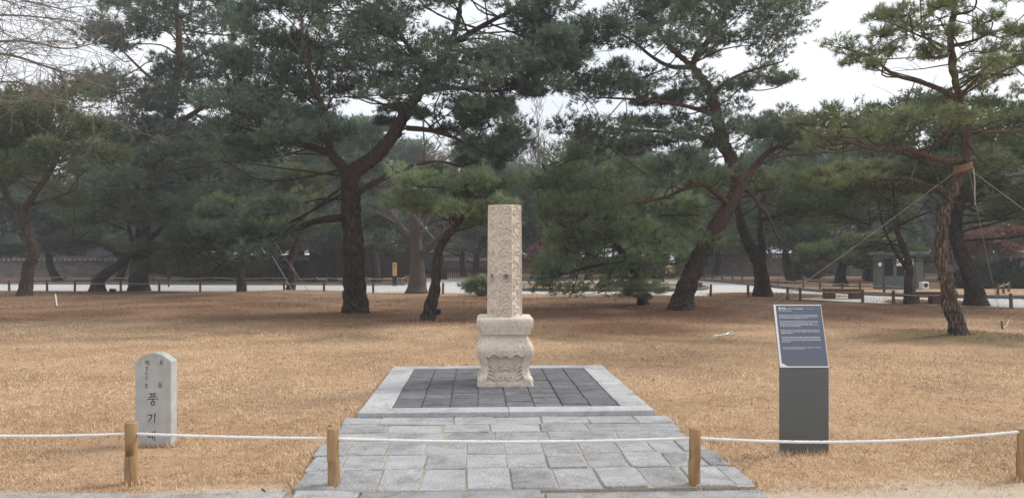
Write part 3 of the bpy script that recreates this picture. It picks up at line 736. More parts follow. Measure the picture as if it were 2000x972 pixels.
def rope_mesh(m, pts, r, pitch=.045, strands=3, sides=5):
    pts = [Vector(p) for p in pts]
    L = [0]
    for a, b_ in zip(pts[:-1], pts[1:]): L.append(L[-1] + (b_ - a).length)
    for s in range(strands):
        q = []
        for i, p in enumerate(pts):
            t = (pts[min(i + 1, len(pts) - 1)] - pts[max(0, i - 1)]).normalized(); a = t.cross(Vector((0, 0, 1))).normalized(); b_ = t.cross(a)
            th = 2 * math.pi * (L[i] / pitch + s / strands); q.append(p + (a * math.cos(th) + b_ * math.sin(th)) * r * .5)
        m.tube(q, r * .56, sides)
rope = MB(); rn = [(-100, 848), (257, 846), (650.5, 855.5), (1358, 854.5), (1999, 841.5)]; sag = [4, 2, 7, 14]
for k in range(4):
    (xa, ya), (xb, yb) = rn[k], rn[k + 1]; A = P(xa, ya, ptops[k][1]); B = P(xb, yb, ptops[k + 1][1]); n = int((B - A).length / .011)
    sg_ = sag[k] / F * 5.5
    # the rope runs through each post
    rope_mesh(rope, [A.lerp(B, i / n) - Vector((0, 0, sg_ * 4 * (i / n) * (1 - i / n))) for i in range(n + 1)], .0118)
ro = rope.build('rope', M['rope'], None, smooth=True); tag(ro, 'white twisted rope strung through the round timber posts in front', 'rope')

# ------------------------------------------------------------------ pine builder
def rot_to(d):
    """rotation matrices (n,3,3) that take +Z to the unit vectors d, with random spin"""
    n = len(d); a = rng.normal(size=(n, 3)); a -= d * (a * d).sum(1, keepdims=True); a /= np.linalg.norm(a, axis=1, keepdims=True) + 1e-9
    return np.stack([a, np.cross(d, a), d], 2)
def make_templates(k, needles, length, width, droop=.0, spread=(.35, 1.25), stem=.45):
    T = []
    for _ in range(k):
        tri = []
        for i in range(needles):
            az = rng.uniform(0, 2 * math.pi); el = rng.uniform(*spread)
            d = np.array([math.sin(el) * math.cos(az), math.sin(el) * math.sin(az), math.cos(el)])
            base = np.array([0, 0, rng.uniform(-stem, .25) * length]); s = np.cross(d, rng.normal(size=3)); s /= np.linalg.norm(s) + 1e-9
            L = length * rng.uniform(.75, 1.15)
            tri.append([base - s * width / 2, base + s * width / 2, base + d * L])
        T.append(tri)
    return np.array(T)                                # k, needles, 3, 3
def tri_mesh(name, tris, tint, mat, parent, extra=None):
    n = len(tris); me = bpy.data.meshes.new(name)
    me.vertices.add(n * 3); me.vertices.foreach_set('co', tris.astype(np.float32).ravel())
    me.loops.add(n * 3); me.loops.foreach_set('vertex_index', np.arange(n * 3, dtype=np.int32))
    me.polygons.add(n); me.polygons.foreach_set('loop_start', np.arange(0, n * 3, 3, dtype=np.int32))
    me.update(calc_edges=True)
    for nm, arr in dict(tint=tint, **(extra or {})).items():
        a = me.attributes.new(nm, 'FLOAT', 'FACE'); a.data.foreach_set('value', np.clip(arr, 0, 1).astype(np.float32))
    me.validate()
    return link(name, me, mat, parent)
TRI_TOTAL = [0]
def scatter(name, pos, dirs, tint, tpl, mat, parent, scale=1.0):
    k = rng.integers(0, len(tpl), len(pos)); Rm = rot_to(dirs)
    sc = (scale * rng.uniform(.75, 1.25, len(pos)))[:, None, None, None]
    T = tpl[k] * sc
    W = np.einsum('nij,nabj->nabi', Rm, T) + pos[:, None, None, :]
    tris = W.reshape(-1, 3, 3); tn = np.repeat(tint, tpl.shape[1]) + rng.normal(0, .07, len(tris))
    TRI_TOTAL[0] += len(tris)
    return tri_mesh(name, tris, tn, mat, parent)
def in_poly(x, y, poly):
    c = False; n = len(poly)
    for i in range(n):
        x1, y1 = poly[i]; x2, y2 = poly[i - 1]
        if (y1 > y) != (y2 > y) and x < (x2 - x1) * (y - y1) / (y2 - y1) + x1: c = not c
    return c
def pads_from(poly, Y0, D, rx, dx, dy, gaps=(), keep=1.0, r_=None):
    """foliage pads (centre, horizontal radius, half thickness) filling a crown outline"""
    r_ = r_ or rnd; xs_ = [p[0] for p in poly]; ys_ = [p[1] for p in poly]; out = []; row = 0; cx = (min(xs_) + max(xs_)) / 2; hwid = (max(xs_) - min(xs_)) / 2
    y = min(ys_)
    while y < max(ys_) + 1:
        x = min(xs_) + (dx / 2 if row % 2 else 0)
        while x < max(xs_) + 1:
            px, py = x + r_.uniform(-.4, .4) * dx, y + r_.uniform(-.4, .4) * dy
            if in_poly(px, py, poly) and r_.random() < keep and not any(((px - gx_) / gw) ** 2 + ((py - gy_) / gh) ** 2 < 1 for gx_, gy_, gw, gh in gaps):
                d = D * math.sqrt(max(.15, 1 - ((px - cx) / hwid) ** 2)) * r_.uniform(-1, 1)
                rr = rx * r_.uniform(.7, 1.25)
                out.append((P(px, py, Y0 + d), rr, rr * r_.uniform(.34, .5)))
            x += dx
        y += dy; row += 1
    return out
def limb(Y0, pts, r0, r1):
    """main limb from photo pixels; third value is the offset in depth"""
    return ([P(p[0], p[1], Y0 + (p[2] if len(p) > 2 else 0)) for p in pts], r0, r1)
def bark_disp(amp):
    def f(p, r, L, th):
        v = mnoise.voronoi(Vector((p.x * 7, p.y * 7, p.z * 2.4)), distance_metric='DISTANCE')[0]
        return amp * (min(.6, v[1] - v[0]) - .25) + r * .10 * mnoise.noise(Vector((p.x * 2.1, p.y * 2.1, p.z * .9)))
    return f
def build_pine(root, limbs, pads, tpl, needle_mat, bark_mat, tufts=30, clumps=7, scale=1.0, flare=1.35, sides=14, disp=.05, bark_step=.09, up=.35, tint0=.5, bare=0):
    base = Vector(root.location); samples = []
    for li_, (pts, r0, r1) in enumerate(limbs):
        ln = sum((b_ - a).length for a, b_ in zip(pts[:-1], pts[1:])); n = max(8, int(ln / (bark_step if li_ == 0 else bark_step * 1.6)))
        c = spline([tuple(p) for p in pts], n)
        t = np.linspace(0, 1, n); rad = r0 + (r1 - r0) * t ** .9
        if li_ == 0: rad = rad * (1 + (flare - 1) * np.exp(-((c[:, 2] - c[0, 2]) / .32)))
        cc = [Vector(p) - base for p in c]
        if li_ == 0: cc = [cc[0] - Vector((0, 0, .25))] + cc; rad = np.concatenate([[rad[0] * 1.15], rad])
        m = MB(); m.tube(cc, rad, sides if li_ == 0 else max(7, sides // 2), disp=bark_disp(disp) if li_ == 0 and disp else (lambda p, r, L, th: r * .16 * mnoise.noise(p * 2.6)))
        m.build('trunk' if li_ == 0 else 'branch', bark_mat, root, smooth=True)
        for i in range(0, n, 2): samples.append((Vector(c[i]) - base, rad[min(i, len(rad) - 1)], li_))
    tw = MB(); pos, dirs, tint = [], [], []
    sp = np.array([s_[0] for s_ in samples]); sr = np.array([s_[1] for s_ in samples]); sl = np.array([s_[2] for s_ in samples])
    used = np.zeros(len(sp)); zmin = (sp[sl == 0][:, 2].max() * .32) if len(sp) else 0
    for (c, rx, rz) in pads:
        c = Vector(c) - base
        d2 = np.linalg.norm((sp - np.array(c)) * (1, 1, 1.3), axis=1) + np.where(sp[:, 2] > c.z + .2, 1.2, 0) + np.where(sp[:, 2] < zmin, 3, 0) + used * .45
        k = int(d2.argmin()); used[max(0, k - 1):k + 2] += 1; s0 = Vector(sp[k]); r0 = min(sr[k] * .5, .016 + .007 * (c - s0).length * scale)
        anchor = c - Vector((0, 0, rz * .35)); bl_ = .12 * (c - s0).length + .1; mid = s0.lerp(anchor, .5) + Vector((rnd.uniform(-bl_, bl_), rnd.uniform(-bl_, bl_), rnd.uniform(-bl_, bl_ * .8)))
        br = spline([tuple(s0), tuple(mid), tuple(anchor)], 7)
        tw.tube(br, np.linspace(r0, .014 * scale, 7), 5, cap=False)
        pt = rnd.gauss(0, .13)
        for q in range(clumps):
            a = rnd.uniform(0, 2 * math.pi); rr = math.sqrt(rnd.random()); zc = rnd.uniform(-.45, 1) * math.sqrt(max(0, 1 - rr * rr * .8))
            cc = c + Vector((math.cos(a) * rr * rx, math.sin(a) * rr * rx, zc * rz)); rc = rx * rnd.uniform(.38, .60)
            mm = anchor.lerp(cc, .55) + Vector((0, 0, -.08 * rx))
            tw.tube([anchor, mm, cc - Vector((0, 0, rc * .2))], [.012 * scale, .009 * scale, .005 * scale], 3, cap=False)
            n = max(4, int(tufts * rnd.choice((.45, .8, 1, 1.2, 1.5))))
            o = rng.normal(size=(n, 3)); o /= np.linalg.norm(o, axis=1, keepdims=True); o *= rng.uniform(.35, 1.0, (n, 1)) ** .6; o[:, 2] = np.where(o[:, 2] < 0, o[:, 2] * .45, o[:, 2] * .75)
            o *= np.where(rng.random((n, 1)) < .12, rng.uniform(1.1, 1.6, (n, 1)), 1); p = np.array(cc) + o * rc
            dd = o * .8 + np.array([0, 0, up]) + (p - np.array(c)) / rx * .35 + rng.normal(0, .22, (n, 3)); dd /= np.linalg.norm(dd, axis=1, keepdims=True)
            pos.append(p); dirs.append(dd); tint.append(np.full(n, tint0 + pt + rnd.gauss(0, .15)) + .16 * o[:, 2] + rng.normal(0, .08, n))  # higher tufts of a clump tinted lighter: top light put into the colour
    for q in range(bare):                                # dead bare twigs under the crown
        k = rnd.randrange(len(samples)); s0 = Vector(sp[k])
        if sp[k][2] < zmin: continue
        d = Vector((rnd.gauss(0, 1), rnd.gauss(0, 1), rnd.uniform(-.5, .4))).normalized() * rnd.uniform(.5, 1.5) * scale
        b1 = s0 + d * .5 + Vector((0, 0, rnd.uniform(-.15, .1))); b2 = s0 + d + Vector((0, 0, rnd.uniform(-.3, .25)))
        tw.tube([s0, b1, b2], [.016 * scale, .011 * scale, .004 * scale], 4, cap=False)
        for e in range(3):
            f = b1.lerp(b2, rnd.random()); g = f + Vector((rnd.gauss(0, .3), rnd.gauss(0, .3), rnd.gauss(0, .25))) * scale; tw.tube([f, f.lerp(g, .5) + Vector((0, 0, .04)), g], [.007 * scale, .005 * scale, .003 * scale], 3, cap=False)
    if tw.v: tw.build('twigs', bark_mat, root, smooth=True)
    if pos:
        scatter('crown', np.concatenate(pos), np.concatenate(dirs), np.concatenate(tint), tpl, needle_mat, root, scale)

def pine(name, label, base_px, limbs, pads, group=None, cat='pine tree', **kw):
    g = G(*base_px); g.z = float(gz(np.array([g[0]]), np.array([g[1]]))[0]) - .03
    root = empty(name, g, 0, label, cat, group); Y0 = g[1]
    build_pine(root, [limb(Y0, *l) for l in limbs], pads(Y0), **kw)
    return root
T_near = make_templates(16, 14, .155, .0185)
T_fine = make_templates(14, 14, .125, .0125)
T_mid = make_templates(14, 11, .165, .026)
T_far = make_templates(12, 9, .19, .042)

# --- thick pine left of the pillar
pine('pine_tree', 'thick dark pine with forking red upper trunk left of the carved pillar', (693, 615),
     [([(694, 614), (693, 560), (690, 480), (686, 410), (684, 345), (706, 325, .1), (738, 300, .2), (765, 268, .3), (790, 225, .4), (815, 185, .6), (838, 152, .7), (866, 112, .9), (885, 75, 1.0), (896, 30, 1.1), (905, -40, 1.2)], .34, .06),
      ([(686, 352), (668, 325, -.3), (648, 300, -.6), (640, 262, -.9), (634, 220, -1.2), (610, 160, -1.5), (590, 80, -1.9)], .19, .05),
      ([(648, 300, -.6), (610, 288, -.9), (560, 276, -1.3), (512, 262, -1.8), (450, 240, -2.4)], .12, .03),
      ([(668, 425), (625, 430, -.5), (575, 447, -1.0), (520, 458, -1.5), (455, 440, -2.1)], .12, .035),
      ([(700, 375), (740, 352, .8), (790, 330, 1.5), (850, 315, 2.2), (920, 330, 2.8)], .11, .03),
      ([(795, 250, .4), (840, 255, 0), (885, 268, -.4), (935, 292, -.9), (985, 310, -1.2)], .085, .025),
      ([(822, 180, .6), (880, 172, .2), (960, 178, -.3), (1040, 170, -.8)], .09, .02),
      ([(880, 90, .9), (935, 55, .4), (1000, 22, 0), (1070, -5, -.4)], .10, .03),
      ([(842, 150, .7), (800, 95, 1.2), (760, 30, 1.6), (720, -40, 2.0)], .10, .04)],
     lambda Y: pads_from([(440, 90), (500, -90), (1090, -100), (1105, 20), (1180, 55), (1150, 100), (1070, 160), (960, 200), (860, 180), (760, 195), (640, 225), (520, 240), (450, 215)], Y, 2.8, .80, 50, 29,
                         [(965, 48, 75, 36), (842, 72, 34, 30), (915, 20, 60, 34), (560, 20, 22, 20), (1130, 25, 40, 25)]) +
     pads_from([(430, 215), (640, 205), (680, 240), (600, 290), (430, 320)], Y - 1.2, 2.0, .7, 46, 26) + pads_from([(980, 60), (1100, 30), (1190, 50), (1150, 120), (1080, 180), (990, 200)], Y + .3, 1.6, .7, 46, 27) + pads_from([(700, 200), (800, 195), (790, 250), (720, 250)], Y + 1.8, 1.0, .5, 44, 26) +
     pads_from([(790, 215), (960, 200), (1000, 250), (1030, 330), (960, 330), (900, 280), (800, 240)], Y - .4, 1.4, .6, 44, 26) +
     pads_from([(400, 400), (560, 390), (580, 440), (520, 500), (400, 490)], Y - 1.6, 1.4, .5, 52, 34) +
     pads_from([(830, 300), (980, 310), (960, 350), (840, 350)], Y + 2.4, 1.0, .45, 50, 30),
     tpl=T_near, needle_mat=M['needle'], bark_mat=M['barkA'], tufts=21, clumps=7, sides=36, disp=.11, bark_step=.055, bare=26)

# --- slim leaning pine in front of it
pine('pine_tree', 'slim dark pine leaning right just left of the carved pillar', (836, 627),
     [([(834, 626), (842, 595), (850, 560), (852, 520), (858, 485), (874, 462), (892, 440), (908, 410), (915, 375, -.2)], .165, .06),
      ([(896, 436), (860, 400, .5), (810, 375, .9), (770, 368, 1.2)], .07, .02),
      ([(905, 415), (945, 395, -.4), (985, 400, -.6)], .06, .02)],
     lambda Y: pads_from([(745, 385), (800, 345), (870, 335), (950, 350), (1000, 385), (985, 430), (930, 440), (840, 420), (770, 410)], Y, 1.5, .60, 42, 25),
     tpl=T_near, needle_mat=M['needleQ'], bark_mat=M['barkA'], tufts=24, clumps=7, sides=24, disp=.07, bark_step=.06, bare=8, tint0=.45)

# --- large leaning pine right of the pillar
pine('pine_tree', 'large pine leaning right with red bark right of the carved pillar', (1330, 607),
     [([(1329, 606), (1338, 570), (1358, 520), (1388, 465), (1418, 412), (1442, 362), (1432, 318, .1), (1412, 278, .2), (1400, 230, .3), (1390, 185, .4), (1368, 150, .5), (1350, 130, .6), (1318, 100, .8), (1285, 60, 1.0), (1260, 0, 1.2)], .33, .05),
      ([(1352, 132, .6), (1362, 105, .5), (1390, 70, .2), (1420, 20, 0), (1440, -50, -.2)], .11, .04),
      ([(1352, 132, .6), (1310, 130, .2), (1275, 112, -.2), (1235, 80, -.6), (1200, 60, -.8)], .085, .025),
      ([(1390, 185, .4), (1420, 160, 0), (1460, 140, -.4), (1530, 120, -.9)], .08, .02),
      ([(1444, 362), (1470, 332, .4), (1500, 298, .8), (1545, 278, 1.1), (1600, 270, 1.4)], .16, .04),
      ([(1425, 402), (1402, 380, -.5), (1370, 360, -.9), (1335, 370, -1.3), (1290, 388, -1.8), (1220, 398, -2.3)], .10, .03),
      ([(1412, 280, .2), (1340, 262, .8), (1260, 255, 1.3), (1170, 250, 1.8)], .09, .025),
      ([(1398, 225, .3), (1330, 205, -.5), (1250, 195, -1.1), (1160, 190, -1.6)], .08, .02),
      ([(1460, 372), (1480, 395, -.4), (1505, 430, -.7), (1520, 465, -1.0), (1556, 490, -1.2)], .07, .02)],
     lambda Y: pads_from([(1190, 70), (1240, 0), (1290, -90), (1470, -90), (1570, 40), (1520, 100), (1430, 110), (1330, 100), (1230, 95)], Y, 2.6, .78, 46, 27, [(1280, 85, 24, 10)], .95) +
     pads_from([(1085, 190), (1180, 130), (1260, 145), (1350, 165), (1440, 160), (1540, 130), (1545, 175), (1440, 205), (1300, 200), (1130, 205)], Y, 2.3, .66, 46, 22, [(1330, 140, 70, 16), (1455, 150, 40, 12), (1180, 110, 60, 24)], .95) +
     pads_from([(1110, 225), (1550, 215), (1640, 290), (1600, 315), (1500, 270), (1390, 290), (1290, 300), (1100, 290)], Y, 2.6, .74, 46, 27, [(1490, 200, 70, 12)]) +
     pads_from([(1240, 310), (1400, 300), (1420, 340), (1330, 360), (1230, 370)], Y - 1, 1.8, .6, 48, 30, [], .8),
     tpl=T_near, needle_mat=M['needleD'], bark_mat=M['barkD'], tufts=21, clumps=7, sides=32, disp=.11, bark_step=.06, bare=34)

# --- low bushy pine behind the pillar
pine('pine_tree', 'low bushy pine with boughs sweeping near the ground right of the carved pillar', (1256, 597),
     [([(1256, 597), (1250, 560), (1232, 520), (1205, 480), (1170, 440), (1130, 405), (1085, 370), (1060, 320)], .17, .05),
      ([(1200, 478), (1240, 440, -.6), (1300, 420, -1.2), (1370, 420, -1.5)], .08, .02),
      ([(1225, 510), (1160, 520, -.8), (1100, 535, -1.3), (1050, 545, -1.6)], .07, .02),
      ([(1170, 442), (1120, 450, -.5), (1085, 430, -.8), (1050, 405, -1)], .08, .025),
      ([(1245, 545), (1290, 520, .8), (1340, 510, 1.2)], .06, .02),
      ([(1150, 425), (1180, 370, .6), (1220, 330, 1.0)], .08, .025)],
     lambda Y: pads_from([(1040, 330), (1110, 285), (1200, 320), (1280, 390), (1390, 405), (1410, 440), (1370, 490), (1310, 520), (1270, 560), (1210, 570), (1150, 562), (1060, 566), (1040, 530), (1120, 490), (1090, 460), (1045, 430), (1030, 380)], Y - .8, 2.3, .85, 44, 27, [(1062, 490, 28, 18)]) +
     pads_from([(1230, 560), (1275, 560), (1265, 592), (1238, 592)], Y - .2, .5, .36, 30, 20),
     tpl=T_near, needle_mat=M['needleQ'], bark_mat=M['barkD'], tufts=23, clumps=7, sides=18, disp=.05, bare=24, tint0=.48)

# --- tall braced pine at the right
E = pine('pine_tree', 'tall sparse pine with plated bark, straw band and guy wires at right', (1876, 664),
     [([(1876, 662), (1868, 630), (1856, 590), (1848, 545), (1840, 500), (1838, 450), (1848, 400), (1868, 355), (1882, 322), (1886, 285), (1884, 245), (1876, 200), (1866, 160), (1860, 110), (1858, 50), (1868, 0), (1872, -70)], .165, .035),
      ([(1876, 312), (1840, 312, -.3), (1805, 302, -.6), (1765, 290, -.8), (1715, 292, -1.0), (1650, 275, -1.2), (1600, 268, -1.3)], .085, .02),
      ([(1868, 192), (1830, 172, .3), (1790, 158, .5), (1745, 145, .7), (1700, 112, .8), (1650, 95, .8)], .065, .018),
      ([(1888, 262), (1920, 258, .3), (1965, 258, .6), (2030, 250, .9)], .06, .025),
      ([(1886, 270), (1905, 300, -.5), (1935, 325, -.9), (1990, 335, -1.2)], .04, .015),
      ([(1860, 90), (1900, 80, -.3), (1950, 60, -.5), (2010, 50, -.6)], .04, .012),
      ([(1860, 100), (1815, 78, -.2), (1770, 60, -.3)], .04, .012),
      ([(1866, 380), (1820, 365, .4), (1765, 348, .8), (1700, 355, 1.1), (1610, 358, 1.3)], .05, .015)],
     lambda Y: pads_from([(1620, 100), (1700, 45), (1770, -50), (1980, -60), (2100, 40), (2100, 220), (1990, 210), (1920, 180), (1810, 130), (1720, 135), (1640, 130)], Y, 1.6, .33, 50, 30, [(1780, 95, 26, 20), (1880, 110, 24, 30), (1700, 90, 18, 12)], .72) +
     pads_from([(1545, 235), (1640, 215), (1760, 215), (1860, 215), (1970, 215), (1960, 240), (1840, 245), (1700, 265), (1600, 290), (1545, 270)], Y - .6, 1.2, .36, 46, 24) +
     pads_from([(1600, 315), (1700, 310), (1740, 335), (1660, 370), (1590, 365)], Y + .8, .8, .32, 44, 22),
     tpl=T_fine, needle_mat=M['needleE'], bark_mat=M['barkE'], tufts=9, clumps=8, sides=36, disp=.075, bark_step=.045, bare=40, tint0=.5, flare=1.2)

# --- other pines this side of the road
pine('pine_tree', 'dark mossy pine with a bent trunk just behind the braced pine', (1906, 597),
     [([(1906, 596), (1902, 560), (1890, 525), (1872, 480), (1866, 440), (1874, 390), (1880, 330), (1890, 260), (1905, 200)], .33, .08),
      ([(1872, 400), (1940, 340, -.6), (2010, 300, -1.2), (2100, 280, -1.6)], .1, .03), ([(1878, 350), (1800, 310, .6), (1720, 290, 1)], .09, .03)],
     lambda Y: pads_from([(1700, 230), (1780, 200), (1900, 190), (2000, 215), (2150, 210), (2150, 420), (2000, 425), (1920, 390), (1800, 330), (1700, 300)], Y, 3.0, .95, 52, 32, [(1950, 330, 40, 20)], .9),
     tpl=T_mid, needle_mat=M['needlefar'], bark_mat=M['barkfar'], tufts=24, clumps=7, scale=1.25, sides=18, disp=.06, bare=24)
pine('pine_tree', 'dark forked pine standing on a mound beside the road behind the sign', (1489, 581),
     [([(1489, 581), (1488, 545), (1480, 510), (1462, 475), (1448, 440), (1440, 400), (1436, 350), (1450, 300)], .36, .08),
      ([(1487, 520), (1488, 480, .4), (1484, 440, .6), (1490, 390, .9), (1530, 350, 1.2)], .21, .05), ([(1486, 430, .6), (1560, 410, .2), (1640, 420, -.4), (1700, 440, -.8)], .11, .03)],
     lambda Y: pads_from([(1240, 330), (1400, 320), (1560, 310), (1700, 340), (1780, 400), (1720, 450), (1620, 430), (1540, 400), (1460, 380), (1280, 380)], Y, 3.4, 1.05, 52, 31, [(1440, 395, 36, 20)], .95),
     tpl=T_mid, needle_mat=M['needlefar'], bark_mat=M['barkfar'], tufts=24, clumps=7, scale=1.45, sides=18, disp=.07, bare=30)
pine('pine_tree', 'slender twin-stemmed pine growing in front of the grey booth', (1776, 594),
     [([(1776, 594), (1774, 560), (1776, 520), (1766, 485), (1752, 450), (1748, 400), (1742, 340)], .17, .05), ([(1777, 532), (1758, 505, .2), (1742, 480, .4), (1725, 440, .7), (1715, 390, 1)], .09, .03), ([(1752, 440), (1800, 420, -.5), (1850, 400, -.8)], .06, .02)],
     lambda Y: pads_from([(1660, 350), (1740, 320), (1830, 330), (1830, 380), (1740, 390), (1670, 390)], Y, 1.8, .7, 46, 28, [], .85),
     tpl=T_mid, needle_mat=M['needlefar'], bark_mat=M['barkpale'], tufts=18, clumps=6, scale=1.3, sides=14, disp=.04, bare=60)
pine('pine_tree', 'crooked reddish forked pine on a grassy mound at far left', (46, 583),
     [([(46, 583), (52, 550), (56, 520), (66, 497), (60, 470), (48, 440), (38, 410), (20, 395), (5, 360, .3), (-10, 300, .6), (0, 230, .9)], .27, .08), ([(48, 440), (52, 405, -.2), (68, 378, -.5), (92, 345, -.8), (115, 300, -1.2), (125, 240, -1.5)], .17, .05), ([(60, 400), (110, 385, -.9), (150, 370, -1.2)], .08, .03)],
     lambda Y: pads_from([(-160, 200), (-60, 150), (60, 150), (160, 190), (215, 250), (210, 330), (120, 350), (60, 340), (-50, 350), (-160, 380)], Y, 3.2, 1.1, 54, 32, [(70, 250, 20, 14)], 1),
     tpl=T_mid, needle_mat=M['needlefar'], bark_mat=M['barkpale'], tufts=26, clumps=7, scale=1.45, sides=20, disp=.07, bare=20)
pine('pine_tree', 'big spreading blue-green pine filling the upper left of the view', (272, 568),
     [([(272, 568), (272, 530), (276, 490), (282, 430), (292, 370), (310, 300), (330, 230), (345, 160), (350, 90), (345, 20), (340, -60)], .46, .10),
      ([(290, 380), (230, 340, -.8), (170, 300, -1.4)], .16, .04), ([(320, 260), (380, 220, -.8), (440, 180, -1.4), (500, 120, -1.8)], .16, .04), ([(345, 160), (375, 120, -.5), (410, 100, -.8)], .12, .03),
      ([(338, 190), (280, 140, .5), (220, 80, .9)], .13, .03), ([(284, 420), (360, 400, -1), (440, 410, -1.6)], .14, .04)],
     lambda Y: pads_from([(205, 70), (215, 20), (260, -60), (470, -70), (500, 60), (500, 150), (540, 280), (480, 330), (380, 300), (250, 320), (190, 250), (170, 190), (180, 120)], Y, 4.0, 1.3, 52, 31, [(280, 140, 34, 18), (320, 75, 22, 14), (225, 105, 34, 14), (345, 90, 16, 12), (390, 8, 34, 30), (205, 215, 26, 12)]) +
     pads_from([(230, 310), (520, 310), (560, 380), (500, 420), (400, 440), (240, 400)], Y - 1, 3.2, 1.2, 54, 33, [], 1),
     tpl=T_mid, needle_mat=M['needle'], bark_mat=M['barkfar'], tufts=20, clumps=8, scale=1.6, sides=18, disp=.07, bare=20)
pine('pine_tree', 'dark trunk bent sharply right beside the road at left', (190, 569),
     [([(190, 569), (193, 548), (210, 532), (235, 515), (262, 490), (290, 470, -.3), (320, 440, -.6)], .34, .10), ([(240, 510), (215, 485, .4), (180, 472, .6), (140, 470, .8)], .17, .06), ([(262, 488), (250, 440, .4), (230, 400, .7)], .13, .05)],
     lambda Y: pads_from([(110, 390), (240, 370), (340, 400), (350, 440), (260, 440), (180, 440), (110, 440)], Y, 2.6, 1.0, 50, 28, [], .95),
     tpl=T_mid, needle_mat=M['needlefar'], bark_mat=M['barkfar'], tufts=24, clumps=7, scale=1.6, sides=16, disp=.05, bare=12)
pine('pine_tree', 'young low-crowned pine with a wrapped stem near the road at left', (471, 575),
     [([(471, 575), (470, 545), (474, 510), (478, 470), (482, 420), (486, 380)], .20, .07), ([(474, 520), (430, 505, -.5), (390, 500, -.9)], .07, .03), ([(478, 480), (520, 465, -.4), (560, 450, -.7)], .07, .03)],
     lambda Y: pads_from([(340, 410), (480, 380), (600, 390), (590, 450), (540, 480), (450, 485), (350, 480)], Y, 2.2, .9, 46, 28, [], 1) + pads_from([(265, 480), (340, 465), (430, 470), (425, 515), (350, 540), (290, 535)], Y + 3, 1.2, .8, 32, 22),
     tpl=T_mid, needle_mat=M['needlefar'], bark_mat=M['barkfar'], tufts=26, clumps=7, scale=1.5, sides=16, disp=.05, bare=20)
pine('pine_tree', 'pale curving pine trunk on a small mound left of the thick pine', (566, 570),
     [([(566, 568), (572, 540), (566, 515), (574, 490), (582, 465), (580, 440), (590, 400), (610, 375), (632, 362)], .19, .08), ([(588, 405), (560, 370, .5), (540, 330, .9)], .09, .03)],
     lambda Y: pads_from([(520, 330), (620, 310), (690, 330), (660, 380), (560, 390)], Y, 2.0, .95, 46, 28, [], 1) + pads_from([(590, 430), (660, 430), (670, 490), (600, 495)], Y + 2, 1.0, .6, 48, 30),
     tpl=T_mid, needle_mat=M['needlefar'], bark_mat=M['barkpale'], tufts=24, clumps=7, scale=1.5, sides=16, disp=.05, bare=24)

pine('pine_tree', 'low spreading green pine with a dark flared stem left of the booth', (1642, 558),
     [([(1642, 558), (1642, 540), (1646, 515), (1650, 485), (1640, 455)], .38, .12), ([(1646, 515), (1700, 500, -.4), (1770, 505, -.8)], .12, .04), ([(1646, 510), (1600, 505, -.4), (1565, 510, -.7)], .12, .04)],
     lambda Y: pads_from([(1565, 490), (1640, 465), (1720, 465), (1785, 490), (1780, 525), (1700, 530), (1620, 528), (1560, 515)], Y - .5, 2.0, 1.0, 32, 20),
     tpl=T_mid, needle_mat=M['needlefar'], bark_mat=M['barkfar'], tufts=22, clumps=7, scale=1.7, sides=14, disp=.05, bare=6)
# --- large bare tree left of the slim pine
def bare_tree(root, limbs, mat, twigmat, depth=3, length=1.2, n_side=3, seed=1, upb=.5, thin=.01, sides=12, step=4):
    r_ = random.Random(seed); base = Vector(root.location); tw = MB(); starts = []
    for i, (pts, r0, r1) in enumerate(limbs):
        ln = sum((b_ - a).length for a, b_ in zip(pts[:-1], pts[1:])); n = max(8, int(ln / .2)); c = [Vector(p) - base for p in spline([tuple(p) for p in pts], n)]
        rad = np.linspace(r0, r1, n)
        if i == 0: rad = rad * (1 + .5 * np.exp(-np.array([(p.z - c[0].z) / .4 for p in c])))
        m = MB(); m.tube(c, rad, sides if i == 0 else 8, disp=lambda p, r, L, th: r * .15 * mnoise.noise(p * 2)); m.build('trunk' if i == 0 else 'branch', mat, root, smooth=True)
        for k in range(n // 3, n, step): starts.append((c[k], (c[min(k + 1, n - 1)] - c[k - 1]).normalized(), rad[k]))
    def grow(p, d, r, L, lev):
        pts = [p]; q = p; dd = d.copy()
        for s in range(3):
            dd = (dd + Vector((r_.gauss(0, .22), r_.gauss(0, .22), r_.gauss(0, .15) + .06 * upb))).normalized(); q = q + dd * L / 3; pts.append(q)
        tw.tube(pts, np.linspace(r, max(thin * .5, r * .5), 4), 4 if lev < 2 else 3, cap=False)
        if lev < depth:
            for k in range(n_side):
                j = r_.randint(1, 3); d2 = (dd + Vector((r_.gauss(0, .75), r_.gauss(0, .75), r_.gauss(0, .5) + upb * .5))).normalized()
                grow(pts[j], d2, max(thin * .6, r * .55), L * r_.uniform(.5, .8), lev + 1)
    for (p, t, r) in starts:
        for k in range(2):
            d = (t * .5 + Vector((r_.gauss(0, 1), r_.gauss(0, 1), r_.gauss(0, .4) + upb))).normalized(); grow(p, d, max(thin, r * .4), length * r_.uniform(.6, 1.2), 1)
    tw.build('twigs', twigmat, root, smooth=True)
def btree(name, label, g, limbs, cat='bare tree', group=None, **kw):
    root = empty(name, g, 0, label, cat, group); bare_tree(root, limbs, **kw); return root
g = G(815, 573)
btree('bare_tree', 'bare grey-brown tree with flared trunk standing beside the road', g, [limb(g[1], [(815, 573), (816, 540), (814, 500), (812, 455), (815, 400), (825, 340), (830, 290)], .40, .09),
      limb(g[1], [(822, 500), (850, 470, -.4), (880, 442, -.8), (905, 400, -1)], .17, .05), limb(g[1], [(808, 470), (780, 440, .4), (755, 400, .8), (740, 350, 1)], .17, .05)], mat=M['barkgrey'], twigmat=M['twig'], depth=3, length=1.8, seed=4, thin=.014, sides=16)
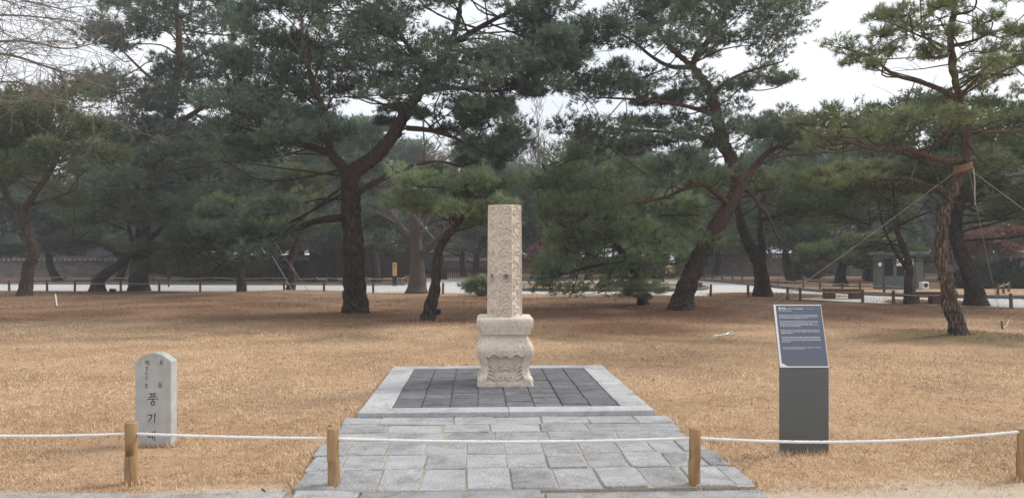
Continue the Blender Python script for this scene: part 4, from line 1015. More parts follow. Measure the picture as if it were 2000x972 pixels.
# overhanging bare boughs at top left, rooted outside the frame
g = G(-560, 640)
btree('bare_tree', 'bare pale tree reaching thin twigs in from the upper left', g, [limb(g[1], [(-560, 640), (-550, 500), (-520, 380), (-480, 250), (-430, 120), (-400, -60)], .26, .09),
      limb(g[1], [(-480, 250), (-320, 130, .1), (-150, 105, .2), (0, 105, .3), (90, 130, .4), (150, 150, .5), (215, 175, .6)], .06, .010),
      limb(g[1], [(-440, 140), (-280, 70, .3), (-120, 40, .6), (0, 30, .8), (90, 35, 1), (170, 45, 1.2)], .05, .008), limb(g[1], [(-425, 80), (-260, -10, -.3), (-100, -20, -.5), (40, 0, -.7), (130, 20, -.9)], .05, .008),
      limb(g[1], [(-460, 200), (-300, 190, -.3), (-130, 180, -.6), (20, 160, -.8), (110, 190, -.9), (180, 225, -1.0)], .045, .007), limb(g[1], [(-200, 110, .2), (-80, 90, .0), (40, 80, -.2), (130, 95, -.3), (200, 80, -.4)], .05, .007)],
      mat=M['twigpale'], twigmat=M['twigpale'], depth=3, step=2, length=1.15, n_side=3, seed=9, upb=.05, thin=.009, sides=12)

# ------------------------------------------------------------------ background pines, copied
def generic_pine(name, seed, h, spread, mat, tpl, scale, npads):
    r_ = random.Random(seed); root = empty(name, (0, 0, 0)); pts = [Vector((0, 0, 0))]; x = y = 0
    for i in range(1, 7):
        x += r_.gauss(0, .35); y += r_.gauss(0, .35); pts.append(Vector((x, y, h * i / 6 * .95)))
    limbs = [(pts, .3, .06)]; pads = []
    for k in range(npads):
        t = .25 + .75 * (k + r_.random()) / npads; a = k * 2.4 + r_.gauss(0, .4); rr = spread * (1.08 - t * .75) * r_.uniform(.25, 1)
        i = min(5, int(t * 6)); c = pts[i].lerp(pts[i + 1], t * 6 - i if t < 1 else 1)
        pads.append((c + Vector((math.cos(a) * rr, math.sin(a) * rr, r_.gauss(0, .3))), r_.uniform(1.1, 1.8), r_.uniform(.45, .7)))
    build_pine(root, limbs, pads, tpl=tpl, needle_mat=mat, bark_mat=M['barkfar'], tufts=24, clumps=8, scale=scale, sides=12, disp=0, bare=16)
    return root
def copy_tree(o, parent=None):
    c = o.copy(); COL.objects.link(c); c.parent = parent
    for ch in o.children: copy_tree(ch, c)
    return c
protos = [generic_pine('background_pine', 21, 10.5, 3.8, M['needlefar'], T_far, 1.5, 44), generic_pine('background_pine', 22, 12.5, 4.4, M['needle'], T_far, 1.6, 48), generic_pine('background_pine', 23, 8.0, 3.8, M['needlefar'], T_far, 1.5, 36)]
spots = [  # pixel x, depth, kind, scale, label
    (-60, 52, 1, .95, 'background pine behind the crooked forked pine at far left edge'), (112, 56, 2, 1.0, 'background pine with dark flared trunk before the tiled stone wall'),
    (232, 58, 0, .9, 'background pine with thin trunk behind the sharply bent trunk'), (380, 54, 1, .95, 'background pine across the road left of the wrapped young pine'),
    (500, 60, 0, 1.05, 'background pine across the road behind the wrapped young pine'), (610, 56, 2, 1.1, 'background pine across the road behind the pale curving trunk'),
    (740, 58, 0, .9, 'background pine in front of the dark red slatted screen'), (905, 72, 0, .95, 'background pine before the tiled roof beyond the plaza'),
    (1045, 62, 2, 1.15, 'background pine directly behind the carved pillar to its right'), (1150, 58, 0, .95, 'background pine on the road island behind the low bushy pine'),
    (1290, 66, 1, .85, 'background pine behind the large leaning pine, left of its trunk'), (1395, 70, 0, .95, 'background pine near the stone wall right of leaning trunk'),
    (1545, 52, 2, 1.0, 'background pine across the road behind the information sign'),
    (1840, 58, 0, 1.0, 'background pine immediately behind the right end of grey booth'), (1960, 64, 1, .9, 'background pine above the dark hedge at right'),
    (2080, 50, 0, 1.0, 'background pine at the far right photo edge'),
    (20, 70, 0, 1.25, 'distant tall pine beyond the wall at far left'), (450, 76, 1, 1.2, 'distant tall pine beyond the road left of the thick pine'), (690, 80, 0, 1.35, 'distant tall pine directly behind the thick pine trunk'),
    (820, 74, 1, 1.05, 'distant pine behind the bare tree with flared trunk'), (990, 90, 0, 1.3, 'distant pine hidden behind the carved pillar'), (1210, 78, 0, 1.3, 'distant pine behind the low bushy pine'),
    (1340, 88, 1, 1.15, 'distant tall pine above the tiled wall left of forked pine'), (1470, 76, 0, 1.2, 'distant pine directly behind the forked pine'), (1600, 84, 1, 1.1, 'distant tall pine behind the low pine left of the booth'),
    (1745, 80, 0, 1.25, 'distant pine rising above the left end of booth roof'), (1890, 76, 2, 1.5, 'distant pine between the braced pine and red maple'), (2050, 78, 1, 1.2, 'distant tall pine at the right edge above the hedge'),
    (650, 58, 1, 1.0, 'tall pine behind the fork of the thick dark pine'), (930, 62, 1, .98, 'tall pine behind the gap left of the pillar top'), (1120, 66, 1, 1.05, 'tall pine behind the gap right of the pillar top'),
    (1560, 60, 1, 1.0, 'tall pine rising behind the forked pine at right'), (1700, 56, 1, .98, 'tall pine rising behind the booth, left of braced pine'), (735, 52, 1, .98, 'tall pine filling the gap right of the fork of thick pine'), (560, 66, 2, 1.3, 'pine behind the brown shrub beyond the road'), (160, 80, 1, 1.15, 'distant tall pine above the blue-grey building'), (300, 68, 1, 1.0, 'distant background pine above the tiled wall at left')]
seen = set()
for (px, Y, k, s, lab) in spots:
    o = protos[k] if k not in seen else copy_tree(protos[k]); seen.add(k)
    o.location = ((px - HX) / F * Y, Y, 0); o.rotation_euler = (0, 0, rnd.uniform(0, 6.28)); o.scale = (s, s, s * rnd.uniform(.92, 1.05))
    tag(o, lab, 'pine tree', 'pines beyond the road')
# bare trees in the background
def back_bare(px, Y, h, lab, seed, name='bare_tree', mat='barkgrey', twm='twig', length=2.2, r=.2):
    g = Vector(((px - HX) / F * Y, Y, 0)); r_ = random.Random(seed); limbs = [([g, g + Vector((.1, 0, h * .3)), g + Vector((r_.gauss(0, .4), 0, h * .6)), g + Vector((r_.gauss(0, .7), 0, h))], r, .04)]
    for k in range(4):
        z = h * r_.uniform(.25, .55); a = r_.uniform(0, 6.28); d = Vector((math.cos(a), math.sin(a), 0)); limbs.append(([g + Vector((.1, 0, z)), g + d * 1.2 + Vector((0, 0, z + h * .2)), g + d * 2.0 + Vector((0, 0, z + h * .45))], r * .5, .03))
    btree(name, lab, g, limbs, mat=M[mat], twigmat=M[twm], depth=3, length=length, seed=seed, upb=.9, thin=.03, step=3, sides=8, n_side=3, group='bare trees beyond the road')
back_bare(1050, 78, 15.5, 'tall bare tree rising behind the pillar against the white sky', 31, r=.24)
back_bare(985, 84, 15, 'bare treetop showing left of the pillar against the sky', 32, r=.22)
back_bare(1690, 60, 8, 'bare brown tree left of the grey booth', 33)
back_bare(1800, 66, 9, 'bare brown tree behind the grey booth', 34)
back_bare(690, 70, 7, 'bare brown tree behind the thick dark pine', 35)

# shrubs with withered leaves and hedge
T_leaf = make_templates(10, 7, .16, .11, spread=(.3, 1.6), stem=.8)
def shrub(name, lab, px, yb, Y, w, h, mat, cat, n=900, depth=1.2, scale=1.0, lift=.15, tpl=None):
    g = Vector(((px - HX) / F * Y, Y, 0)); root = empty(name, g, 0, lab, cat); st = MB(); pos, dr, tn = [], [], []
    for k in range(max(6, n // 40)):
        a = rnd.uniform(0, 6.28); rr = math.sqrt(rnd.random()); c = Vector((math.cos(a) * rr * w, math.sin(a) * rr * depth, h * (lift + (1 - lift) * rnd.random() * math.sqrt(max(.1, 1 - rr * rr * .8)))))
        st.tube([(c.x * .12, c.y * .12, 0), (c.x * .5, c.y * .5, c.z * .55), tuple(c)], [.04, .025, .01], 4, cap=False)
        q = 40; o = rng.normal(size=(q, 3)); o /= np.linalg.norm(o, axis=1, keepdims=True); p = np.array(c) + o * rng.uniform(.2, 1, (q, 1)) * np.array([.55, .5, .3]) * min(1, w * .6); p[:, 2] = np.maximum(p[:, 2], .04)
        pos.append(p); d = o + np.array([0, 0, .3]); dr.append(d / np.linalg.norm(d, axis=1, keepdims=True)); tn.append(np.full(q, .5 + rnd.gauss(0, .15)) + .1 * o[:, 2])
    st.build('stems', M['twig'], root); scatter('leaves', np.concatenate(pos), np.concatenate(dr), np.concatenate(tn), T_leaf if tpl is None else tpl, mat, root, scale); return root
shrub('maple_tree', 'withered red maple spreading above the hedge at right', 1945, 560, 44, 3.4, 3.7, M['redleaf'], 'maple tree', 2400, 2.2, 1.1, .55)
shrub('maple_tree', 'withered dark red maple seen just right of the pillar shaft', 1062, 545, 56, 2.4, 2.8, M['redleaf'], 'maple tree', 1600, 1.6, 1.2, .45)
shrub('shrub', 'brown leafless-looking shrub left of the pale curving trunk', 505, 545, 58, 2.3, 2.1, M['brownleaf'], 'shrub', 3200, 1.3, .5)
shrub('shrub', 'low dark green bush under the pines beyond the road at left', 420, 545, 57, 2.6, 1.3, M['hedge'], 'shrub', 2600, 1.2, .6, .05)
shrub('shrub', 'dark bush beside the pale rock beyond the road', 570, 545, 59, 2.0, 1.5, M['hedge'], 'shrub', 2200, 1.2, .6, .05)
shrub('shrub', 'brown shrub mass left of the grey booth by the road', 1590, 545, 62, 2.2, 2.8, M['brownleaf'], 'shrub', 2600, 1.3, .5)
shrub('shrub', 'small pine-green bush peeping out left of the pillar by the plaza', 940, 568, 34, 1.0, .85, M['needleQ'], 'shrub', 560, .6, 1.2, .25, T_near)
hd = shrub('hedge', 'dark clipped evergreen hedge at the right edge behind the road', 1985, 560, 42.5, 3.4, 1.55, M['hedge'], 'hedge', 4200, .7, 1.0, .05)

# ------------------------------------------------------------------ walls and buildings beyond
def tiled_wall(name, lab, px0, px1, Y, zt, mat, pitch=.42):
    x0, x1 = (px0 - HX) / F * Y, (px1 - HX) / F * Y; L = x1 - x0
    o = empty(name, ((x0 + x1) / 2, Y, 0), 0, lab, 'wall')
    MB().box(-L / 2, L / 2, 0, .5, -.2, zt).build('masonry', mat, o)
    m = MB(); q = [(-.28, zt + .002), (.78, zt + .002), (.30, zt + .34), (.20, zt + .34)]
    m.quadbox([(-L / 2 - .05, y, z) for y, z in q], [(L / 2 + .05, y, z) for y, z in q]); rf = m.build('tile_roof', M['tileroof'], o)
    tm = MB(); em = MB()
    for k in range(int(L / pitch)):
        x = -L / 2 + (k + .5) * pitch
        tm.tube([(x, -.30, zt + .03), (x, .20, zt + .36)], .055, 6); em.tube([(x, -.325, zt + .02), (x, -.305, zt + .03)], .07, 8)
    MB().box(-L / 2, L / 2, .16, .34, zt + .335, zt + .45, .02).build('ridge', M['tileroof'], rf)
    tag(tm.build('cover_tiles', M['tileroof'], rf), kind='stuff'); tag(em.build('eave_tile_ends', M['plaster'], rf), kind='stuff'); return o
tiled_wall('tiled_wall', 'stone block palace wall with tiled coping at far left', -900, 606, 63, 1.52, M['stonewall'])
tiled_wall('tiled_wall', 'grey brick wall with tiled coping behind the leaning pine at right', 1320, 1700, 72, 1.75, M['stonewall'])
tiled_wall('tiled_wall', 'brick wall with tiled coping beyond the plaza left of pillar', 868, 1300, 82, 1.45, M['brickwall'])
tiled_wall('tiled_wall', 'long tiled wall hidden behind the hedge at far right', 1700, 2700, 84, 1.9, M['brickwall'])

def hanok(name, lab, px, Y, w, d, zw, zr, mat):
    o = empty(name, ((px - HX) / F * Y, Y, 0), 0, lab, 'building')
    MB().box(-w / 2, w / 2, 0, d, -.1, zw).build('wall', mat, o)
    for k in range(5): MB().box(-w / 2 + k * (w - .3) / 4, -w / 2 + k * (w - .3) / 4 + .3, -.06, .1, 0, zw - .002).build('pillar', M['redwood'], o)
    e = 1.0; m = MB(); n = 14
    for k in range(n):
        t0, t1 = k / n, (k + 1) / n
        def pr(t): return (-e + t * (d / 2 + e), zw - .1 + (zr - zw) * (t ** 1.35))
        (y0, z0), (y1, z1) = pr(t0), pr(t1)
        m.quadbox([(-w / 2 - e, y0, z0), (w / 2 + e, y0, z0), (w / 2 + e, y1, z1), (-w / 2 - e, y1, z1)], [(-w / 2 - e, y0, z0 + .15), (w / 2 + e, y0, z0 + .15), (w / 2 + e, y1, z1 + .15), (-w / 2 - e, y1, z1 + .15)])
        y0, y1 = d - y0, d - y1
        m.quadbox([(-w / 2 - e, y1, z1), (w / 2 + e, y1, z1), (w / 2 + e, y0, z0), (-w / 2 - e, y0, z0)], [(-w / 2 - e, y1, z1 + .15), (w / 2 + e, y1, z1 + .15), (w / 2 + e, y0, z0 + .15), (-w / 2 - e, y0, z0 + .15)])
    rf = m.build('roof', M['tileroof'], o)
    MB().box(-w / 2 - e, w / 2 + e, d / 2 - .2, d / 2 + .2, zr + .1, zr + .5, .05).build('ridge', M['tileroof'], rf)
    tm = MB()
    for k in range(int((w + 2 * e) / .45)):
        x = -w / 2 - e + (k + .5) * .45; tm.tube([(x, *[(-e + t * (d / 2 + e)), zw + .06 + (zr - zw) * (t ** 1.35)][:2]) for t in (0, .25, .5, .75, 1)], .08, 5)
    tag(tm.build('cover_tiles', M['tileroof'], rf), kind='stuff'); return o
hanok('tiled_hall', 'low palace hall with grey tiled roof beyond the plaza left of pillar', 900, 86, 9, 6, 2.1, 4.6, M['brickwall'])

# dark red slatted screen
Y = 66; x0, x1 = (608 - HX) / F * Y, (812 - HX) / F * Y; L = x1 - x0
so_ = empty('slatted_screen', ((x0 + x1) / 2, Y, 0), 0, 'dark red brown screen of horizontal slats behind the thick pine', 'screen')
MB().box(-L / 2, L / 2, .06, .12, .0, 2.75).build('backing', M['black'], so_)
for k in range(24): MB().box(-L / 2, L / 2, -.02, .055, .06 + k * .115, .06 + k * .115 + .07, .006).build('slat', M['redwood'], so_)
for k in range(5): MB().box(-L / 2 + k * (L - .15) / 4, -L / 2 + k * (L - .15) / 4 + .15, -.06, -.022, 0, 2.85).build('post', M['redwood'], so_)
# picket fence
Y = 64; x0, x1 = (868 - HX) / F * Y, (960 - HX) / F * Y; L = x1 - x0
pf = empty('picket_fence', ((x0 + x1) / 2, Y, 0), 0, 'low dark red picket fence at the back of the plaza', 'fence')
for k in range(int(L / .16)): MB().box(-L / 2 + k * .16, -L / 2 + k * .16 + .07, 0, .03, 0, .84 + .08 * (k % 2)).build('picket', M['redwood'], pf)
for z in (.2, .62): MB().box(-L / 2, L / 2, .032, .07, z, z + .07).build('rail', M['redwood'], pf)
# black doorway block / low dark sign beside the slim pine
o = empty('notice_board', ((867 - HX) / F * 60, 60, 0), 0, 'black round-topped notice board beside the red picket fence', 'notice board')
m = MB(); pr = [(-.28, 0), (.28, 0), (.28, .70)] + [(.28 * math.cos(a), .70 + .12 * math.sin(a)) for a in np.linspace(.3, math.pi - .3, 7)] + [(-.28, .70)]
m.quadbox([(x, .1, z) for x, z in pr], [(x, 0, z) for x, z in pr]); m.build('board', M['black'], o)
MB().box(-.24, -.18, .1, .16, 0, .6).build('leg', M['black'], o); MB().box(.18, .24, .1, .16, 0, .6).build('leg', M['black'], o)
o = empty('storage_cabinet', ((838 - HX) / F * 66, 66, 0), 0, 'tall dark cabinet standing at the end of slatted screen', 'cabinet')
MB().box(-.55, .55, 0, .6, 0, 2.2, .03).build('body', M['black'], o); MB().box(-.5, -.02, -.02, -.002, .1, 2.1, .005).build('door', M['boothdark'], o); MB().box(.02, .5, -.02, -.002, .1, 2.1, .005).build('door', M['boothdark'], o)

# amber guide post
Y = 45.5; o = empty('guide_post', ((770.5 - HX) / F * Y, Y, 0), 0, 'guide post with amber upper panel and black base by the road', 'guide post')
MB().box(-.125, .125, 0, .12, 0, .62, .01).build('base', M['black'], o); MB().box(-.118, .118, .004, .116, .621, 1.42, .01).build('panel', M['amber'], o)
MB().box(-.04, .05, -.003, .003, 1.25, 1.30).build('lettering', M['ink'], o); MB().box(-.05, .04, -.003, .003, 1.16, 1.21).build('lettering', M['ink'], o)

# grey booth with windows
Y = 41; k = Y / F; bx0, bx1 = (1716 - HX) * k, (1803 - HX) * k; BW = bx1 - bx0; zz = lambda py: (569 - py) * k
bo = empty('guard_booth', ((bx0 + bx1) / 2, Y, 0), R(0), 'small grey-green booth with flat roof and windows by the road', 'booth')
xx = lambda px: (px - 1759.5) * k
def wallbox(name, xa, xb, ya, yb, za, zb_, mat='booth', d=0.0): return MB().box(xx(xa), xx(xb), d, d + .08, za, zb_).build(name, M[mat], bo)
wallbox('wall_panel', 1716, 1803, 0, 0, 0, zz(543)); wallbox('wall_panel', 1716, 1803, 0, 0, zz(509), zz(503))
for xa, xb in ((1716, 1726.5), (1745, 1751), (1785, 1803)): wallbox('wall_panel', xa, xb, 0, 0, zz(543) + .001, zz(509) - .001)
MB().box(xx(1716), xx(1716) + .08, .082, .62, 0, zz(503)).build('wall_panel', M['booth'], bo); MB().box(xx(1803) - .08, xx(1803), .082, .62, 0, zz(503)).build('wall_panel', M['booth'], bo)
MB().box(xx(1716) + .082, xx(1803) - .082, .54, .62, 0, zz(503)).build('wall_panel', M['booth'], bo)
MB().box(xx(1709), xx(1811), -.28, .85, zz(503) + .002, zz(496.5), .02).build('roof', M['booth'], bo)
MB().box(xx(1726.5) + .002, xx(1745) - .002, .03, .045, zz(543) + .003, zz(509) - .003).build('window_pane', M['glass'], bo)
bwin = MB().box(xx(1751) + .002, xx(1785) - .002, .03, .045, zz(543) + .003, zz(524) - .02).build('window', M['glass'], bo)
MB().box(xx(1751) + .002, xx(1785) - .002, .03, .045, zz(524) + .02, zz(509) - .003).build('window_blind', M['white'], bwin)
MB().box(xx(1751) + .002, xx(1785) - .002, .02, .06, zz(524) - .018, zz(524) + .018).build('window_rail', M['booth'], bwin)
MB().box(xx(1767), xx(1769), .012, .028, zz(543) + .003, zz(509) - .003).build('mullion', M['booth'], bwin)
for px in (1725.2, 1786.5): MB().box(xx(px), xx(px) + .05, -.02, -.002, 0, zz(504)).build('corner_trim', M['boothdark'], bo)
MB().box(xx(1715.8), xx(1721), -.012, -.002, zz(524), zz(517)).build('notice', M['white'], bo)
o = empty('air_conditioner', ((1808.5 - HX) / F * 40.3, 40.3, 0), 0, 'white air conditioner unit on the ground beside grey booth', 'air conditioner')
MB().box(-.16, .16, 0, .4, .06, .42, .015).build('case', M['white'], o); MB().tube([(0, -.012, .24), (0, -.002, .24)], .12, 16).build('fan_grille', M['boothdark'], o); MB().box(-.2, .2, -.02, .42, 0, .058).build('stand', M['concrete'], o)
# reddish-brown benches
def bench(px0, px1, yt, yb, lab):
    g = G((px0 + px1) / 2, yb); k = g[1] / F; w = (px1 - px0) * k / 2; h = (yb - yt) * k
    o = empty('bench', (g[0], g[1], 0), R(-6), lab, 'bench', 'backless benches by the road')
    for j in range(4): MB().box(-w, w, j * .12, j * .12 + .11, h - .13, h, .008).build('seat_plank', M['benchwood'], o)
    for s in (-.72, .72): MB().box(s * w - .2, s * w + .2, .03, .44, 0, h - .132, .01).build('leg', M['benchwood'], o)
bench(1614, 1682, 564, 584, 'backless red-brown bench behind the information sign'); bench(1778, 1842, 570, 594, 'backless red-brown bench in front of the grey booth')

# low buildings and tower behind the trees
def block(name, lab, px, Y, w, d, h, mat, cols, rows_, wmat='glass', z0=1.0):
    o = empty(name, ((px - HX) / F * Y, Y, 0), 0, lab, 'building'); MB().box(-w / 2, w / 2, 0, d, 0, h).build('wall', mat, o); MB().box(-w / 2 - .2, w / 2 + .2, -.2, d + .2, h + .002, h + .4).build('roof', M['concrete'], o)
    cw = w / cols; rh = (h - z0) / rows_; me = None
    for i in range(cols):
        for j in range(rows_):
            if me is None:
                wo_ = MB().box(-cw * .33, cw * .33, -.03, -.003, 0, rh * .55).build('window', M[wmat], o); me = wo_.data
            else: wo_ = link('window', me, None, o)
            wo_.location = (-w / 2 + (i + .5) * cw, 0, z0 + j * rh + rh * .2)
    return o
block('apartment_block', 'distant pale pink apartment tower glimpsed between the pine boughs', 815, 210, 22, 14, 31, mottled('pink_facade', (.50, .42, .39), (.58, .50, .47), .2, .9, 0), 8, 11)
block('office_building', 'blue-grey building behind the tiled stone wall at far left', 120, 88, 15, 8, 4.2, M['bluegrey'], 6, 1, 'glass', 2.4)
block('office_building', 'pale building seen through trees above the left wall', 275, 105, 12, 8, 7.0, M['concrete'], 5, 2, 'glass', 1.5)
block('office_building', 'white building glimpsed left of the grey booth roof', 1715, 100, 16, 8, 3.1, M['plaster'], 5, 1, 'glass', 1.0)
block('office_building', 'grey tower glimpsed beside the large leaning pine', 1425, 190, 12, 14, 23, M['concrete'], 8, 10)

# ------------------------------------------------------------------ road-side rope fences
pm = MB(); pm.tube([(0, 0, -.05), (0, 0, .25), (0, 0, .50), (0, 0, .53)], [.055, .055, .053, .045], 10); pmesh = None
ORD = ['first', 'second', 'third', 'fourth', 'fifth', 'sixth', 'seventh', 'eighth', 'ninth', 'tenth', 'eleventh', 'twelfth', 'thirteenth']
def fence_posts(pts, lab, group, ropelab=None, h=.53, z=.36, z2=None):
    global pmesh
    prev = None; rm = MB()
    vis = [p for p in pts if 0 <= p[0] <= 2000]
    for (px, py) in pts:
        if not 0 <= px <= 2000: prev = G(px, py); continue
        g = G(px, py)
        if pmesh is None: o = pm.build('fence_post', M['oldwood']); pmesh = o.data
        else: o = link('fence_post', pmesh)
        o.location = (g[0], g[1], 0); o.rotation_euler = (rnd.uniform(-.03, .03), rnd.uniform(-.03, .03), rnd.uniform(0, 6)); o.scale = (1, 1, h / .53); tag(o, lab if len(vis) == 1 else lab + ', ' + ORD[vis.index((px, py))] + ' from the left', 'post', group)
        if prev is not None:
            n = 10; A, B = Vector((prev[0], prev[1], z)), Vector((g[0], g[1], z)); rm.tube([A.lerp(B, i / n) - Vector((0, 0, .22 * (i / n) * (1 - i / n))) for i in range(n + 1)], .016, 5)
        prev = g
    if ropelab: tag(rm.build('fence_rope', M['dullrope'], smooth=True), ropelab, 'rope')
fence_posts([(-60, 568.5), (18, 568.5), (92, 569), (146, 569.5), (236, 570), (311, 570), (391, 570.5), (480, 571), (555, 571), (633, 572), (729, 572.5), (800, 573)], 'short brown rope post along the near road edge, left half', 'rope posts near road edge left', 'grey rope along the near edge of the road at left', .56, .46)
fence_posts([(865, 574)], 'lone short brown post at the plaza edge beside the slim pine', 'rope posts plaza')
fence_posts([(1388, 579), (1461, 581)], 'short brown post without rope between the leaning and forked pines', 'rope posts between pines')
fence_posts([(1538, 585), (1563, 586), (1685, 591), (1745, 594), (1841, 598)], 'short brown rope post along the near road edge right of sign', 'rope posts near road edge right', 'grey rope along the near edge of road behind the sign', .5, .4)
fence_posts([(1975, 602), (2060, 606)], 'short brown rope post near road at the far right edge', 'rope posts far right', 'grey rope by the road at the far right edge', .5, .4)
fence_posts([(-40, 553), (127, 554), (200, 554.5), (300, 555), (420, 556), (540, 556), (638, 556.5), (716, 557), (782, 556.5), (793, 552), (801, 548)], 'thin rope post on the far road edge at left', 'rope posts far road edge left', 'thin rope along the far edge of the road at left', .52, .44)
fence_posts([(1376, 548.5), (1391, 549.5), (1411, 551), (1431, 553), (1450, 555.5), (1475, 558), (1520, 562.5), (1569, 567), (1602, 570.5), (1645, 573.5), (1680, 575.5), (1727, 577.5), (1786, 579.5)], 'thin rope post on the far road edge at right', 'rope posts far road edge right', 'thin rope along the far road edge at right', .55, .47)
fence_posts([(1949, 578), (1960, 574), (1970, 570), (2010, 570)], 'thin rope post before the dark hedge at right', 'rope posts before hedge', 'thin rope before the dark hedge at right', .55, .45)
fence_posts([(1360, 566), (1366, 566.5), (1370, 567)], 'small dark stub post on the rounded end of road island', 'stub posts on island', None, .42)
# ------------------------------------------------------------------ guy wires, band and small ground things
def wire(name, lab, a, b_, r, mat='wire', cat='guy wire', group=None):
    a, b_ = Vector(a), Vector(b_); m = MB(); m.tube([(0, 0, 0), tuple((b_ - a) * .5 - Vector((0, 0, .01 * (b_ - a).length))), tuple(b_ - a)], r, 6)
    return tag(m.build(name, M[mat], None, a), lab, cat, group)
YE = E.location[1]; top = P(1881, 330, YE)
an = P(1396, 661, 15.75); an.z = .03
wire('guy_wire', 'pale guy wire slanting from straw band down left behind the sign', P(1866, 336, YE - .05), P(1428, 650, 15.75), .0065)
wire('guy_wire', 'pale guy wire slanting from straw band out of frame right', P(1898, 334, YE - .05), P(2330, 640, 17.5), .0065)
wire('guy_wire', 'thin guy wire from straw band to a stake behind the braced pine', P(1893, 336, YE + .1), P(1958, 637, 18.4), .005)
tb = empty('turnbuckle', tuple(an), 0, 'shiny steel turnbuckle of the guy wire lying in the lawn', 'turnbuckle'); d = P(1428, 650, 15.75) - an
m = MB(); m.tube([tuple(d * .08), tuple(d * .92)], .019, 10); m.build('body', M['steel'], tb, smooth=True)
for t in (0.02, .98):
    m = MB(); c = d * t; dn = d.normalized(); up_ = dn.cross(Vector((0, 1, 0))).normalized(); m.tube([tuple(c + dn * .045 * math.cos(a) + up_ * .03 * math.sin(a)) for a in np.linspace(0, 2 * math.pi, 15)], .010, 6); m.build('eye', M['steel'], tb, smooth=True)
b = empty('straw_band', tuple(P(1881, 327, YE)), 0, 'orange straw band wrapped round the braced pine where wires attach', 'straw band'); m = MB()
for i in range(4):
    m.tube([(.145 * math.cos(a), .145 * math.sin(a), -.05 + i * .03 + .05 * math.cos(a)) for a in np.linspace(0, 2 * math.pi, 25)], .03, 6)
m.build('wrap', M['straw'], b, smooth=True)
m = MB(); m.tube([(0.11, -.16, -.02), (.115, -.20, -.3), (.11, -.21, -.55), (.12, -.2, -.78)], .012, 5); m.build('loose_end', M['dullrope'], b, smooth=True)
wire('guy_wire', 'left of two thin wires slanting beside the pale curving trunk', P(478, 400, 35.9), G(583, 587), .012); wire('guy_wire', 'right of two thin wires slanting beside the pale curving trunk', P(505, 425, 36.0), G(609, 577), .012)
g = G(1958, 640); o = empty('ground_stake', g, 0, 'small wooden stake with white tie in the lawn at far right', 'stake'); m = MB(); m.tube([(0, 0, -.05), (-.02, 0, .16)], .022, 6); m.build('stake', M['oldwood'], o); m = MB(); m.tube([(.02, 0, .02), (.10, 0, .05), (.13, 0, .14), (.17, 0, .20)], .012, 5); m.build('tie', M['white'], o)
g = G(112, 597); o = empty('ground_stake', g, 0, 'white slanting stake in the lawn beside the crooked left pine', 'stake'); m = MB(); m.tube([(0, 0, 0), (-.10, .1, .18), (-.18, .2, .36)], .016, 6); m.build('rod', M['white'], o); m = MB(); m.tube([(-.19, .2, .352), (-.195, .21, .40)], .024, 6); m.build('head', M['white'], o)
# garden spotlight boxes
def spot(px, py, w, h, lab, mat='boothdark'):
    g = G(px, py); k = g[1] / F; o = empty('garden_light', g, R(12), lab, 'garden light'); w *= k; h *= k
    m = MB(); m.quadbox([(-w / 2, 0, .02), (w / 2, 0, .02), (w / 2, .18, .02), (-w / 2, .18, .02)], [(-w / 2, .03, h), (w / 2, .03, h * .9), (w / 2, .15, h * .9), (-w / 2, .15, h)]); m.build('housing', M[mat], o)
    MB().box(-w * .38, w * .38, -.012, -.001, h * .2, h * .75).build('lens', M['glass'], o); MB().box(-.03, .03, .06, .12, -.05, .019).build('stem', M['black'], o)
spot(854, 615, 15, 13, 'small dark grey garden light beside the slim leaning pine'); spot(219, 572, 11, 9, 'small green-grey garden light between two trunks at left', 'booth')
o = empty('rock', G(405, 545) * 1 if False else Vector(((605 - HX) / F * 60, 60, 0)), 0, 'pale angular rock left of the slatted screen', 'rock'); m = MB(); m.quadbox([(-.5, 0, -.05), (.5, 0, -.05), (.5, .6, -.05), (-.5, .6, -.05)], [(-.4, .1, .2), (.5, .05, .36), (.45, .5, .33), (-.15, .5, .45)]); m.build('stone', M['concrete'], o)
# blue-grey small plates on trunks left of the booth are left to the trees themselves

